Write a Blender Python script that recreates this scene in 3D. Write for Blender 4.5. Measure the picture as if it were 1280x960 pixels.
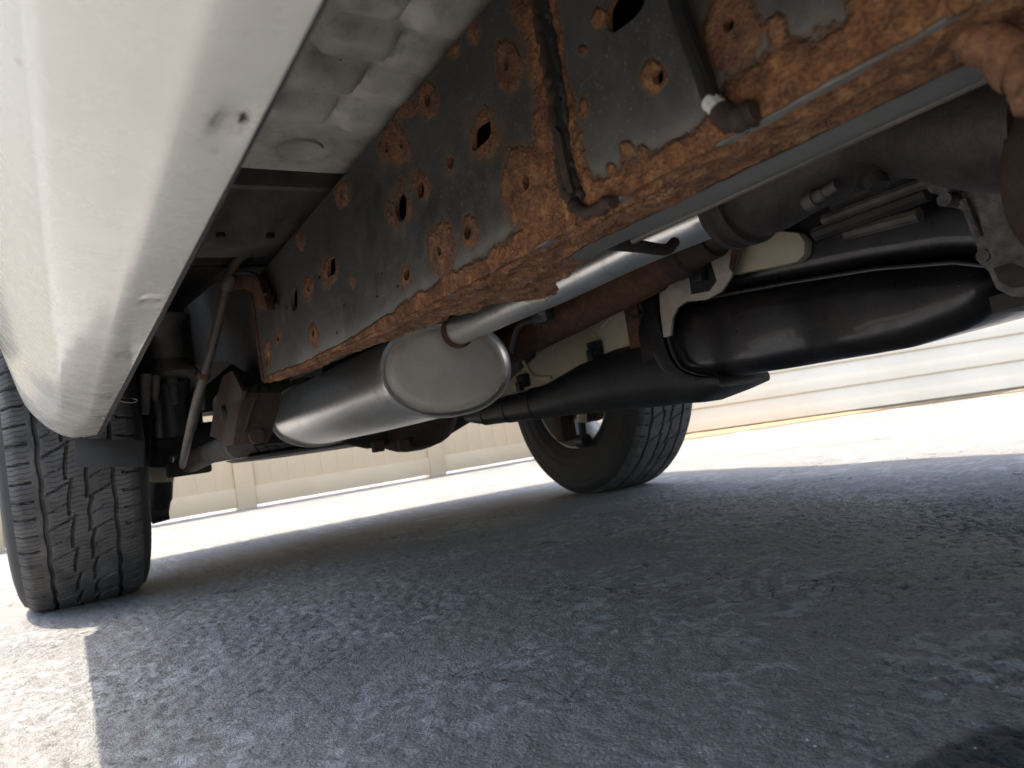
import bpy, bmesh, math, random
import numpy as np
from mathutils import Vector, Matrix
from mathutils.geometry import delaunay_2d_cdt

random.seed(7); np.random.seed(7)
scn = bpy.context.scene
for o in list(bpy.data.objects):
    bpy.data.objects.remove(o)

# ------------------------------------------------------------------ camera
CAM_F = 941.28                                   # focal length in pixels of a 1280 wide picture
CAM = np.array([-0.8047, -2.0821, 0.2332])
YAW, PITCH, ROLL = 0.54498, 0.06628, 0.15047
_f = np.array([math.sin(YAW)*math.cos(PITCH), math.cos(YAW)*math.cos(PITCH), math.sin(PITCH)])
_r = np.array([math.cos(YAW), -math.sin(YAW), 0.0]); _u = np.cross(_r, _f)
_c, _s = math.cos(ROLL), math.sin(ROLL)
_r, _u = _c*_r - _s*_u, _s*_r + _c*_u
cam = bpy.data.cameras.new('camera'); camo = bpy.data.objects.new('camera', cam)
scn.collection.objects.link(camo); scn.camera = camo
cam.sensor_width = 36.0; cam.lens = CAM_F/1280*36.0
cam.clip_start = 0.01; cam.clip_end = 500
camo.matrix_world = Matrix(((_r[0], _u[0], -_f[0], CAM[0]), (_r[1], _u[1], -_f[1], CAM[1]), (_r[2], _u[2], -_f[2], CAM[2]), (0, 0, 0, 1)))
cam.dof.use_dof = True; cam.dof.focus_distance = 0.85; cam.dof.aperture_fstop = 13.0

# ------------------------------------------------------------------ sky, sun, exposure
SUN = np.array([-0.25, 0.20, 1.0])               # towards the sun
w = bpy.data.worlds.new('World'); scn.world = w; w.use_nodes = True
nt = w.node_tree; bg = nt.nodes['Background']
sky = nt.nodes.new('ShaderNodeTexSky'); sky.sky_type = 'NISHITA'; sky.sun_disc = False
sky.sun_elevation = math.atan2(SUN[2], math.hypot(SUN[0], SUN[1])); sky.sun_rotation = math.atan2(SUN[0], SUN[1])
nt.links.new(sky.outputs[0], bg.inputs[0]); bg.inputs[1].default_value = 0.15
sky.dust_density = 2.6; sky.ozone_density = 1.0
sl = bpy.data.lights.new('sun', 'SUN'); sl.energy = 2.0; sl.angle = math.radians(0.6); sl.color = (1.0, 0.92, 0.79)
so = bpy.data.objects.new('sun', sl); scn.collection.objects.link(so)
so.rotation_euler = Vector(-SUN).to_track_quat('-Z', 'Y').to_euler(); so.location = (0, 0, 10)
scn.view_settings.view_transform = 'Standard'; scn.view_settings.look = 'None'
scn.view_settings.gamma = 1; scn.view_settings.use_curve_mapping = False
scn.view_settings.exposure = 1.88

# ------------------------------------------------------------------ helpers
def P(u, v, ax, val):
    """a spot of the place: where the sight line through (u, v) meets the plane ax = val"""
    d = _f + _r*((u-640)/CAM_F) - _u*((v-480)/CAM_F)
    i = 'XYZ'.index(ax); t = (val-CAM[i])/d[i]
    return CAM + t*d

def px_of(p):
    d = np.asarray(p, float) - CAM; z = d@_f
    return np.stack([640+CAM_F*(d@_r)/z, 480-CAM_F*(d@_u)/z], -1)

def smooth(a, b, x):
    t = np.clip((x-a)/(b-a), 0, 1); return t*t*(3-2*t)

def _hash(ix, iy, iz, seed):
    n = (ix*374761393 + iy*668265263 + iz*2147483647 + seed*1274126177) & 0xffffffff
    n = ((n ^ (n >> 13))*1274126177) & 0xffffffff
    n = (n ^ (n >> 16)) & 0xffff
    return n/65535.0

def vnoise(p, seed=0):
    p = np.asarray(p, float); i = np.floor(p).astype(np.int64); f = p-i; f = f*f*f*(f*(f*6-15)+10)
    x, y, z = i[..., 0], i[..., 1], i[..., 2]; fx, fy, fz = f[..., 0], f[..., 1], f[..., 2]
    def h(a, b, c): return _hash(x+a, y+b, z+c, seed)
    def l(a, b, t): return a+(b-a)*t
    return l(l(l(h(0,0,0), h(1,0,0), fx), l(h(0,1,0), h(1,1,0), fx), fy),
             l(l(h(0,0,1), h(1,0,1), fx), l(h(0,1,1), h(1,1,1), fx), fy), fz)

def fbm(p, octv=4, seed=0):
    p = np.asarray(p, float); a = 0.5; s = 0; tot = 0
    for k in range(octv):
        s = s + a*vnoise(p*(2.03**k)+17.3*k, seed+k); tot += a; a *= 0.5
    return s/tot

COL = scn.collection
def link(name, me, mat=None, parent=None):
    o = bpy.data.objects.new(name, me); COL.objects.link(o)
    if mat is not None and not me.materials: me.materials.append(mat)
    if parent is not None: o.parent = parent
    return o

def shade(me, ang=35):
    if ang is None: return
    me.polygons.foreach_set('use_smooth', [True]*len(me.polygons))
    try: me.set_sharp_from_angle(angle=math.radians(ang))
    except Exception: pass

class MB:
    def __init__(s): s.v = []; s.f = []
    def add(s, vs, fs):
        n = len(s.v); s.v += [tuple(map(float, q)) for q in vs]; s.f += [tuple(n+i for i in f) for f in fs]; return s
    def box(s, c, d, rot=None, bev=0.0):
        cx, cy, cz = c; dx, dy, dz = d[0]/2, d[1]/2, d[2]/2
        if bev > 0:
            b = min(bev, dx*.9, dy*.9, dz*.9); bm = bmesh.new(); bmesh.ops.create_cube(bm, size=1)
            for q in bm.verts: q.co = Vector((q.co.x*dx*2, q.co.y*dy*2, q.co.z*dz*2))
            bmesh.ops.bevel(bm, geom=bm.edges[:], offset=b, segments=2, affect='EDGES', profile=.6)
            bm.verts.ensure_lookup_table(); vs = [np.array(q.co) for q in bm.verts]; fs = [[q.index for q in f.verts] for f in bm.faces]; bm.free()
        else:
            vs = [np.array((x*dx, y*dy, z*dz)) for x in (-1, 1) for y in (-1, 1) for z in (-1, 1)]
            fs = [(0,1,3,2), (4,6,7,5), (0,4,5,1), (2,3,7,6), (0,2,6,4), (1,5,7,3)]
        if rot is not None: R = np.array(rot); vs = [R@q for q in vs]
        return s.add([q+np.array(c) for q in vs], fs)
    def loft(s, rings, cap=True, closed=True):
        n = len(rings[0]); vs = [q for r in rings for q in r]; fs = []
        for k in range(len(rings)-1):
            for i in range(n if closed else n-1):
                j = (i+1) % n; fs.append((k*n+i, k*n+j, (k+1)*n+j, (k+1)*n+i))
        if cap and closed: fs.append(tuple(range(n))[::-1]); fs.append(tuple((len(rings)-1)*n+i for i in range(n)))
        return s.add(vs, fs)
    def tube(s, pts, rad, n=14, cap=True):
        pts = [np.array(q, float) for q in pts]
        if not hasattr(rad, '__len__'): rad = [rad]*len(pts)
        T = [pts[min(i+1, len(pts)-1)]-pts[max(i-1, 0)] for i in range(len(pts))]; T = [t/np.linalg.norm(t) for t in T]
        a = np.array((0, 0, 1.0)) if abs(T[0][2]) < .9 else np.array((1.0, 0, 0))
        N = np.cross(T[0], a); N /= np.linalg.norm(N); rings = []
        for i, q in enumerate(pts):
            N = N - T[i]*(N@T[i]); N /= np.linalg.norm(N); B = np.cross(T[i], N)
            rings.append([q+rad[i]*(N*math.cos(2*math.pi*k/n)+B*math.sin(2*math.pi*k/n)) for k in range(n)])
        return s.loft(rings, cap)
    def lathe(s, prof, c, axis, n=40, cap=False):
        """prof: (along, radius) pairs"""
        ax = np.array(axis, float); ax /= np.linalg.norm(ax)
        a = np.array((0, 0, 1.0)) if abs(ax[2]) < .9 else np.array((1.0, 0, 0))
        N = np.cross(ax, a); N /= np.linalg.norm(N); B = np.cross(ax, N)
        rings = [[np.array(c)+ax*t+r*(N*math.cos(2*math.pi*k/n)+B*math.sin(2*math.pi*k/n)) for k in range(n)] for t, r in prof]
        return s.loft(rings, cap)
    def prism(s, poly, d):
        """a plate: outline in 3-D, thickness vector d"""
        poly = [np.array(q, float) for q in poly]; d = np.array(d, float); n = len(poly)
        fs = [tuple(range(n)), tuple(range(2*n-1, n-1, -1))]+[(i, n+i, n+(i+1) % n, (i+1) % n) for i in range(n)]
        return s.add(poly+[q+d for q in poly], fs)
    def build(s, name, mat, parent=None, ang=35, bev=0.0):
        me = bpy.data.meshes.new(name); me.from_pydata(s.v, [], s.f); me.update()
        bm = bmesh.new(); bm.from_mesh(me); bmesh.ops.recalc_face_normals(bm, faces=bm.faces[:])
        if bev > 0:
            ed = [e for e in bm.edges if len(e.link_faces) == 2 and e.calc_face_angle() > .6]
            bmesh.ops.bevel(bm, geom=ed, offset=bev, segments=2, affect='EDGES', profile=.6, clamp_overlap=True)
        bm.to_mesh(me); bm.free(); shade(me, ang)
        return link(name, me, mat, parent)

def curve(pts, n=8):
    """Catmull-Rom through the points"""
    p = [np.array(q, float) for q in pts]; p = [2*p[0]-p[1]]+p+[2*p[-1]-p[-2]]; out = []
    for i in range(1, len(p)-2):
        for k in range(n):
            t = k/n
            out.append(.5*((2*p[i])+(-p[i-1]+p[i+1])*t+(2*p[i-1]-5*p[i]+4*p[i+1]-p[i+2])*t*t+(-p[i-1]+3*p[i]-3*p[i+1]+p[i+2])*t**3))
    out.append(p[-2]); return out

def tag(o, label, cat, group=None):
    o['label'] = label; o['category'] = cat
    if group: o['group'] = group
    return o
def empty(name, loc=(0, 0, 0)):
    o = bpy.data.objects.new(name, None); COL.objects.link(o); o.location = loc; o.empty_display_size = .1; return o
def struct(o): o['kind'] = 'structure'; return o

def rrect(cx, cz, hx, hz, r, n=5, y=0.0):
    """rounded rectangle ring in the XZ plane"""
    r = min(r, hx*.999, hz*.999); out = []
    for qx, qz, a0 in ((1, 1, 0), (-1, 1, 90), (-1, -1, 180), (1, -1, 270)):
        for k in range(n):
            a = math.radians(a0+90*k/(n-1)); out.append((cx+qx*(hx-r)+r*math.cos(a), y, cz+qz*(hz-r)+r*math.sin(a)))
    return out

# ------------------------------------------------------------------ materials
class Mat:
    def __init__(s, name):
        s.m = bpy.data.materials.new(name); s.m.use_nodes = True; s.t = s.m.node_tree; s.b = s.t.nodes['Principled BSDF']
        s.co = s.t.nodes.new('ShaderNodeTexCoord').outputs['Object']
    def n(s, k, **kw):
        x = s.t.nodes.new(k)
        for a, b in kw.items(): setattr(x, a, b)
        return x
    def L(s, a, b): s.t.links.new(a, b)
    def noise(s, scale, det=4, rough=.55, stretch=None, dist=0.0):
        x = s.n('ShaderNodeTexNoise'); x.inputs['Scale'].default_value = scale; x.inputs['Detail'].default_value = det
        x.inputs['Roughness'].default_value = rough; x.inputs['Distortion'].default_value = dist
        if stretch:
            mp = s.n('ShaderNodeMapping'); mp.inputs['Scale'].default_value = stretch; s.L(s.co, mp.inputs[0]); s.L(mp.outputs[0], x.inputs['Vector'])
        else: s.L(s.co, x.inputs['Vector'])
        return x.outputs['Fac']
    def voro(s, scale, feature='F1', rnd=1.0):
        x = s.n('ShaderNodeTexVoronoi'); x.feature = feature; x.inputs['Scale'].default_value = scale; x.inputs['Randomness'].default_value = rnd
        s.L(s.co, x.inputs['Vector']); return x.outputs[0]
    def ramp(s, fac, stops):
        x = s.n('ShaderNodeValToRGB'); e = x.color_ramp.elements
        while len(e) < len(stops): e.new(.5)
        for el, (p, c) in zip(e, stops):
            el.position = p; el.color = (c, c, c, 1) if not hasattr(c, '__len__') else (*c, 1)
        s.L(fac, x.inputs[0]); return x.outputs[0]
    def mix(s, fac, a, b, mode='MIX'):
        x = s.n('ShaderNodeMix'); x.data_type = 'RGBA'; x.blend_type = mode
        for i, q in ((0, fac), (6, a), (7, b)):
            if hasattr(q, 'is_output'): s.L(q, x.inputs[i])
            elif i == 0: x.inputs[0].default_value = q
            else: x.inputs[i].default_value = (q, q, q, 1) if not hasattr(q, '__len__') else (*q, 1)
        return x.outputs[2]
    def math(s, op, a, b=0.0, c=None):
        x = s.n('ShaderNodeMath'); x.operation = op
        for i, q in enumerate((a, b) if c is None else (a, b, c)):
            if hasattr(q, 'is_output'): s.L(q, x.inputs[i])
            else: x.inputs[i].default_value = q
        return x.outputs[0]
    def attr(s, name):
        x = s.n('ShaderNodeAttribute'); x.attribute_name = name; return x.outputs['Fac']
    def sep(s, i):
        x = s.n('ShaderNodeSeparateXYZ'); s.L(s.co, x.inputs[0]); return x.outputs[i]
    def bump(s, h, strength=.5, dist=.001, prev=None):
        x = s.n('ShaderNodeBump'); x.inputs['Strength'].default_value = strength; x.inputs['Distance'].default_value = dist
        s.L(h, x.inputs['Height'])
        if prev is not None: s.L(prev, x.inputs['Normal'])
        s.L(x.outputs[0], s.b.inputs['Normal']); return x.outputs[0]
    def set(s, col=None, rough=None, metal=None, coat=None, spec=None):
        for k, v in (('Base Color', col), ('Roughness', rough), ('Metallic', metal), ('Coat Weight', coat), ('Specular IOR Level', spec)):
            if v is None: continue
            if hasattr(v, 'is_output'): s.L(v, s.b.inputs[k])
            elif k == 'Base Color': s.b.inputs[k].default_value = (*v, 1)
            else: s.b.inputs[k].default_value = v
        return s

RUST_STOPS = [(0.31, (.018, .012, .010)), (.40, (.085, .038, .021)), (.47, (.170, .077, .038)), (.54, (.31, .142, .060)), (.61, (.45, .245, .105)), (.71, (.56, .40, .25))]
def rust_colour(m, warm=0.0):
    a = m.noise(95, 6, .68); b = m.noise(24, 5, .6, dist=.6); f = m.noise(420, 3, .6)
    fac = m.math('ADD', m.math('MULTIPLY', a, .50), m.math('MULTIPLY', b, .30)); fac = m.math('ADD', fac, m.math('MULTIPLY', f, .22))
    ck = m.n('ShaderNodeTexVoronoi'); ck.feature = 'DISTANCE_TO_EDGE'; ck.inputs['Scale'].default_value = 105
    mx = m.n('ShaderNodeVectorMath'); mx.operation = 'MULTIPLY_ADD'; nz = m.n('ShaderNodeTexNoise'); nz.inputs['Scale'].default_value = 45; nz.inputs['Detail'].default_value = 4; m.L(m.co, nz.inputs['Vector'])
    m.L(nz.outputs['Color'], mx.inputs[0]); mx.inputs[1].default_value = (.03, .03, .03); m.L(m.co, mx.inputs[2]); m.L(mx.outputs[0], ck.inputs['Vector'])
    crk = m.math('MULTIPLY', m.ramp(ck.outputs[0], [(.02, 1.0), (.09, 0.0)]), m.ramp(b, [(.50, 0.0), (.64, .6)]))
    col = m.mix(crk, m.ramp(m.math('ADD', fac, warm), RUST_STOPS), (.020, .013, .010))
    return col, m.math('SUBTRACT', a, m.math('MULTIPLY', crk, .4)), f

def m_frame():
    m = Mat('frame_paint_with_rust')
    ra = m.attr('rust')
    n1 = m.noise(55, 6, .68); n2 = m.noise(230, 4, .6)
    e = m.math('ADD', ra, m.math('MULTIPLY', m.math('SUBTRACT', n1, .5), .85)); e = m.math('ADD', e, m.math('MULTIPLY', m.math('SUBTRACT', n2, .5), .5))
    mask = m.ramp(m.math('ADD', e, .5), [(.45, 0.0), (.72, 1.0)])
    halo = m.ramp(m.math('ADD', e, .5), [(.24, 0.0), (.54, 1.0)])
    rc, a, f = rust_colour(m)
    # centre of a spot is duller and browner, its rim more orange
    deep = m.ramp(ra, [(.35, 0.0), (.8, 1.0)])
    tone = m.attr('tone')
    rc = m.mix(m.math('MULTIPLY', tone, .8), rc, m.mix(.55, rc, (.165, .098, .072)))
    pn = m.noise(9, 5, .6); pf = m.noise(60, 5, .7)
    paint = m.mix(m.ramp(pn, [(.35, 0.0), (.7, 1.0)]), (.040, .0425, .042), (.080, .083, .081))
    paint = m.mix(m.ramp(pf, [(.45, 0.0), (.75, .5)]), paint, (.14, .135, .122))
    paint = m.mix(m.ramp(m.noise(380, 3, .7), [(.60, 0.0), (.70, .6)]), paint, (.24, .225, .20))
    dust = m.attr('dust')
    paint = m.mix(m.math('MULTIPLY', dust, m.math('ADD', .35, pf)), paint, (.24, .24, .22))
    # small chips and pale scratches
    ch = m.ramp(m.voro(210), [(.05, 1.0), (.11, 0.0)]); ch = m.math('MULTIPLY', ch, m.ramp(m.noise(40, 3), [(.54, 0.0), (.60, 1.0)]))
    paint = m.mix(ch, paint, (.42, .38, .32))
    sc = m.ramp(m.noise(60, 3, .5, stretch=(1, .18, 1.6)), [(.67, 0.0), (.75, .4)]); paint = m.mix(sc, paint, (.26, .26, .25))
    c = m.mix(m.math('MULTIPLY', halo, .8), paint, (.155, .095, .055)); c = m.mix(mask, c, rc)
    m.set(c, m.mix(mask, m.ramp(pf, [(.3, .42), (.8, .58)]), .92), spec=.4)
    m.bump(pf, .12, .0006)
    h = m.math('MULTIPLY', mask, m.math('ADD', a, m.math('MULTIPLY', f, .6)))
    x = m.bump(h, 1.0, .0042)
    return m.m

def m_rust(name='rusty_steel', tint=(.11, .06, .042), amt=.5, scale=1.0):
    m = Mat(name); rc, a, f = rust_colour(m, -.08)
    c = m.mix(amt, rc, tint); m.set(c, .85, spec=.3); m.bump(m.math('ADD', a, f), .5, .0015); return m.m

def m_paint():
    m = Mat('off_white_car_paint')
    n = m.noise(5, 4, .55); c = m.mix(n, (.62, .615, .565), (.69, .685, .635))
    st = m.ramp(m.voro(75), [(.05, 1.0), (.13, 0.0)]); st = m.math('MULTIPLY', st, m.ramp(m.noise(19, 3), [(.585, 0.0), (.64, 1.0)]))
    c = m.mix(m.math('MULTIPLY', st, .8), c, (.20, .18, .16))
    film = m.ramp(m.noise(14, 4, .6), [(.5, 0.0), (.85, .3)]); c = m.mix(film, c, (.50, .45, .36))
    sc = m.attr('scuff'); c = m.mix(m.math('MULTIPLY', sc, m.ramp(m.noise(160, 4), [(.42, .15), (.58, 1.0)])), c, (.16, .13, .12))
    m.set(c, m.ramp(m.noise(30, 5, .7), [(.3, .20), (.75, .36)]), coat=.6); m.b.inputs['Coat Roughness'].default_value = .10
    m.bump(m.noise(120, 3), .03, .0006); return m.m

def m_floor():
    m = Mat('dusty_painted_floor_pan')
    n = m.noise(7, 6, .65, stretch=(1, 1, 1)); g = m.noise(38, 6, .7)
    c = m.mix(m.ramp(n, [(.35, 0.0), (.68, 1.0)]), (.33, .31, .27), (.68, .66, .60))
    c = m.mix(m.ramp(g, [(.5, 0.0), (.75, .55)]), c, (.13, .11, .09))
    sp = m.math('MULTIPLY', m.ramp(m.voro(120), [(.06, 1.0), (.14, 0.0)]), m.ramp(m.noise(16, 2), [(.55, 0.0), (.62, 1.0)])); c = m.mix(sp, c, (.045, .03, .022))
    rs = m.ramp(m.noise(14, 5, .7), [(.68, 0.0), (.74, 1.0)]); c = m.mix(rs, c, (.19, .10, .05))
    m.set(c, .55); m.bump(g, .25, .0012); return m.m

def m_dirty(name, c1, c2, rough=.6, scale=20, bump=.3, metal=0.0, coat=None, spec=None, bd=.001):
    m = Mat(name); a = m.noise(scale, 6, .65); b = m.noise(scale*6, 4, .6)
    c = m.mix(m.ramp(a, [(.3, 0.0), (.72, 1.0)]), c1, c2)
    m.set(c, m.ramp(b, [(.3, max(rough-.1, .02)), (.75, min(rough+.1, 1))]), metal, coat, spec); m.bump(m.math('ADD', a, b), bump, bd); return m

def m_steel():
    m = Mat('stainless_muffler_steel')
    br = m.noise(40, 4, .6, stretch=(30, .6, 30)); a = m.noise(9, 5, .6)
    c = m.mix(a, (.78, .765, .73), (.90, .89, .86))
    heat = m.attr('heat'); c = m.mix(heat, c, (.24, .15, .085))
    sp = m.math('MULTIPLY', m.ramp(m.voro(110), [(.05, 1.0), (.12, 0.0)]), m.ramp(m.noise(18, 2), [(.53, 0.0), (.6, .8)])); c = m.mix(sp, c, (.75, .72, .66))
    gr = m.ramp(m.noise(26, 6, .75), [(.56, 0.0), (.74, .6)]); c = m.mix(gr, c, (.30, .25, .19)); rsp = m.math('MULTIPLY', m.ramp(m.voro(70), [(.03, 1.0), (.09, 0.0)]), m.ramp(m.noise(11, 3), [(.5, 0.0), (.6, .9)])); c = m.mix(rsp, c, (.16, .085, .045))
    rr = m.ramp(m.math('ADD', m.math('MULTIPLY', br, .5), m.math('MULTIPLY', a, .5)), [(.3, .26), (.7, .40)])
    m.set(c, m.mix(heat, rr, .6), .92); m.bump(br, .05, .0006); m.bump(m.noise(60, 4), .06, .001); return m.m

def m_rubber(name='tyre_rubber', light=(.075, .072, .068)):
    m = Mat(name); a = m.noise(18, 5, .65); b = m.noise(150, 3)
    c = m.mix(m.ramp(a, [(.3, 0.0), (.75, 1.0)]), (.045, .044, .043), light)
    m.set(c, .78, spec=.35); x = m.bump(b, .2, .0006); return m

M = {}
M['frame'] = m_frame(); M['rust'] = m_rust(); M['rust_dark'] = m_rust('dark_scaled_steel', (.044, .035, .030), .85)
M['rust_pale'] = m_rust('pale_flaking_rust', (.34, .19, .11), .3)
M['rust_tube'] = m_rust('brown_rusted_tube', (.095, .050, .034), .62)
M['alum'] = m_dirty('dull_aluminised_plate', (.56, .52, .45), (.70, .66, .58), .55, 14, .12, metal=.45).m
M['paint'] = m_paint(); M['floor'] = m_floor(); M['steel'] = m_steel()
t = m_dirty('dusty_black_steel', (.006, .006, .0075), (.017, .017, .019), .36, 9, .12, coat=.25)
sp = t.math('MULTIPLY', t.ramp(t.voro(95), [(.04, 1.0), (.10, 0.0)]), t.ramp(t.noise(12, 2), [(.5, 0.0), (.58, .8)]))
dst = t.ramp(t.noise(9, 6, .75), [(.42, 0.0), (.8, .45)])
t.set(t.mix(sp, t.mix(dst, (.008, .008, .010), (.07, .055, .042)), (.22, .19, .16))); M['black'] = t.m
M['black_plastic'] = m_dirty('black_plastic', (.011, .011, .012), (.028, .028, .027), .5, 25, .2).m
M['dark'] = m_dirty('grimy_dark_steel', (.014, .013, .012), (.05, .044, .038), .7, 16, .4).m
M['grime'] = m_dirty('grimy_bracket_steel', (.06, .053, .045), (.15, .13, .11), .6, 24, .35).m
M['cream'] = m_dirty('cream_tank_coating', (.40, .34, .22), (.56, .50, .36), .5, 10, .1).m
M['shield'] = m_dirty('dusty_heat_shield', (.30, .26, .20), (.50, .45, .36), .5, 30, .25, bd=.0015).m
M['cast'] = m_dirty('cast_aluminium', (.075, .070, .064), (.24, .225, .205), .6, 70, .9, metal=.35, bd=.002).m
M['exhaust'] = m_dirty('oxidised_exhaust_steel', (.040, .031, .028), (.085, .068, .060), .52, 60, .5, metal=.35).m
M['cable'] = m_dirty('grey_cable_sheath', (.055, .047, .039), (.12, .105, .085), .55, 50, .3).m
M['zinc'] = m_dirty('dull_zinc', (.3, .29, .27), (.5, .48, .44), .4, 40, .2, metal=.7).m
M['rubber'] = m_rubber().m
M['sidewall'] = m_rubber('sidewall_rubber', (.035, .034, .033)).m
M['rim'] = m_dirty('brake_dusted_wheel', (.30, .27, .22), (.55, .51, .44), .5, 20, .2, metal=.3).m
M['white_mark'] = m_dirty('pale_tape', (.55, .55, .53), (.7, .7, .68), .5, 60, .1).m
M['glass'] = m_dirty('dark_window_glass', (.01, .012, .012), (.012, .014, .014), .04, 5, 0).m
M['vinyl_tan'] = m_dirty('tan_vinyl', (.60, .455, .28), (.68, .53, .345), .42, 3, .05).m
M['vinyl_white'] = m_dirty('cream_vinyl_siding', (.66, .60, .475), (.74, .68, .555), .45, 2, .05).m
M['concrete'] = m_dirty('grey_concrete', (.22, .22, .22), (.34, .33, .31), .9, 14, .5).m
M['dirt'] = m_dirty('sandy_dirt', (.34, .23, .12), (.50, .37, .22), .95, 9, .8, bd=.01).m
M['stone'] = m_dirty('pale_chips', (.35, .33, .3), (.6, .58, .54), .8, 60, .3).m

def m_cap():
    m = Mat('dull_aluminised_end_cap'); a = m.noise(14, 6, .65); b = m.noise(120, 4)
    c = m.mix(m.ramp(a, [(.3, 0.0), (.7, 1.0)]), (.64, .59, .50), (.80, .76, .68)); h = m.math('MULTIPLY', m.attr('heat'), m.math('ADD', .5, a))
    c = m.mix(h, c, (.20, .115, .06)); sp = m.ramp(m.voro(130), [(.04, .8), (.10, 0.0)]); c = m.mix(m.math('MULTIPLY', sp, m.ramp(a, [(.55, 0.0), (.62, 1.0)])), c, (.14, .10, .07))
    m.set(c, .52, .35); m.bump(b, .1, .0005); return m.m
M['capmat'] = m_cap()
# tyre tread sipes ride on UV (u across, v around)
def m_tread():
    m = m_rubber('tread_rubber', (.13, .122, .112)); uv = m.n('ShaderNodeUVMap').outputs[0]
    sx = m.n('ShaderNodeSeparateXYZ'); m.L(uv, sx.inputs[0])
    u, v = sx.outputs[0], sx.outputs[1]
    wob = m.math('MULTIPLY', m.math('SINE', m.math('MULTIPLY', u, 60.0)), .10)
    ph = m.math('FRACT', m.math('ADD', m.math('MULTIPLY', v, 230.0), m.math('ADD', wob, m.math('MULTIPLY', u, 3.0))))
    s1 = m.ramp(m.math('ABSOLUTE', m.math('SUBTRACT', ph, .5)), [(.05, 0.0), (.11, 1.0)])
    gap = m.ramp(m.math('PINGPONG', m.math('MULTIPLY', u, 5.2), 1.0), [(.25, 1.0), (.36, 0.0)])
    sip = m.math('MAXIMUM', s1, gap)
    old = m.b.inputs['Base Color'].links[0].from_socket
    m.set(m.mix(sip, m.mix(.75, old, (.008, .008, .008)), old))
    prev = m.b.inputs['Normal'].links[0].from_socket
    m.bump(sip, .5, .0015, prev); return m.m
M['tread'] = m_tread()

def m_asphalt():
    m = Mat('weathered_asphalt')
    big = m.noise(1.3, 5, .6); mid = m.noise(11, 5, .62); agg = m.voro(270); agc = m.n('ShaderNodeTexVoronoi'); agc.inputs['Scale'].default_value = 270; m.L(m.co, agc.inputs['Vector'])
    fine = m.noise(300, 4, .65); h = m.attr('height')
    c = m.mix(m.ramp(mid, [(.32, 0.0), (.7, 1.0)]), (.185, .176, .162), (.285, .27, .247))
    c = m.mix(m.ramp(big, [(.4, 0.0), (.62, .75)]), c, (.37, .34, .29))
    sx = m.n('ShaderNodeSeparateColor'); m.L(agc.outputs['Color'], sx.inputs[0])
    c = m.mix(m.ramp(sx.outputs[0], [(.55, 0.0), (.95, .42)]), c, (.50, .48, .44))
    c = m.mix(m.ramp(sx.outputs[1], [(.0, .55), (.32, 0.0)]), c, (.07, .068, .068))
    # laitance left in the low spots, bare binder on the high ones
    c = m.mix(m.ramp(h, [(.12, 0.0), (.7, .8)]), c, (.52, .505, .48))
    c = m.mix(.4, c, m.mix(m.ramp(m.noise(620, 3, .7), [(.30, 0.0), (.70, 1.0)]), (.10, .098, .094), (.42, .40, .375)))
    br = m.attr('brown'); c = m.mix(m.math('MULTIPLY', br, m.ramp(m.noise(30, 4), [(.3, .25), (.65, 1.0)])), c, (.25, .185, .115))
    ck = m.n('ShaderNodeTexVoronoi'); ck.feature = 'DISTANCE_TO_EDGE'; ck.inputs['Scale'].default_value = 8.5
    nz = m.n('ShaderNodeTexNoise'); nz.inputs['Scale'].default_value = 9; nz.inputs['Detail'].default_value = 6; m.L(m.co, nz.inputs['Vector'])
    mv = m.n('ShaderNodeVectorMath'); mv.operation = 'MULTIPLY_ADD'; m.L(nz.outputs['Color'], mv.inputs[0]); mv.inputs[1].default_value = (.22, .22, .0); m.L(m.co, mv.inputs[2]); m.L(mv.outputs[0], ck.inputs['Vector'])
    crk = m.math('MULTIPLY', m.ramp(ck.outputs[0], [(.004, 1.0), (.016, 0.0)]), m.ramp(m.noise(4.5, 4), [(.50, 0.0), (.60, .85)])); c = m.mix(crk, c, (.045, .043, .042))
    grit = m.math('MULTIPLY', m.ramp(m.voro(330), [(.07, 1.0), (.16, 0.0)]), m.ramp(m.noise(24, 3), [(.54, 0.0), (.62, 1.0)])); c = m.mix(grit, c, (.72, .70, .66))
    tar = m.attr('tar'); c = m.mix(tar, c, m.mix(fine, (.040, .040, .043), (.085, .085, .088)))
    pl = m.attr('pale'); c = m.mix(pl, c, (.52, .47, .38))  # streak of leaked sunlight, painted as a paler ground colour
    m.set(c, m.ramp(fine, [(.3, .52), (.7, .78)]), spec=.5)
    x = m.bump(fine, 1.0, .0028); agi = m.math('SUBTRACT', 1.0, agg); m.bump(agi, .45, .0015, x); return m.m
M['asphalt'] = m_asphalt()

def set_attr(me, name, vals):
    a = me.attributes.new(name, 'FLOAT', 'POINT'); a.data.foreach_set('value', np.asarray(vals, np.float32))

# ================================================================== GROUND
def axis_pts(lo, hi, f0, f1, step, g=1.06, mx=4.0):
    a = list(np.arange(f0, f1+1e-9, step)); d = step
    while a[-1] < hi: d = min(d*g, mx); a.append(a[-1]+d)
    d = step
    while a[0] > lo: d = min(d*g, mx); a.insert(0, a[0]-d)
    return np.array(a)
gx = axis_pts(-70, 70, -1.0, .55, .0042); gy = axis_pts(-60, 70, -1.86, -.45, .0042)
X, Y = np.meshgrid(gx, gy, indexing='ij'); pts = np.stack([X, Y, 0*X], -1)
n1 = fbm(pts*120, 2, 3); n2 = fbm(pts*38, 3, 11); n3 = fbm(pts*9, 3, 23); n4 = fbm(pts*2.0, 2, 31)
lump = np.abs(n2-.5)*2                                     # ridged, flaky skin
hh = .62*n1+.38*(1-lump)
near = np.exp(-np.maximum(0, np.hypot(X+.3, Y+1.2)-1.2)/1.5)
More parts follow.
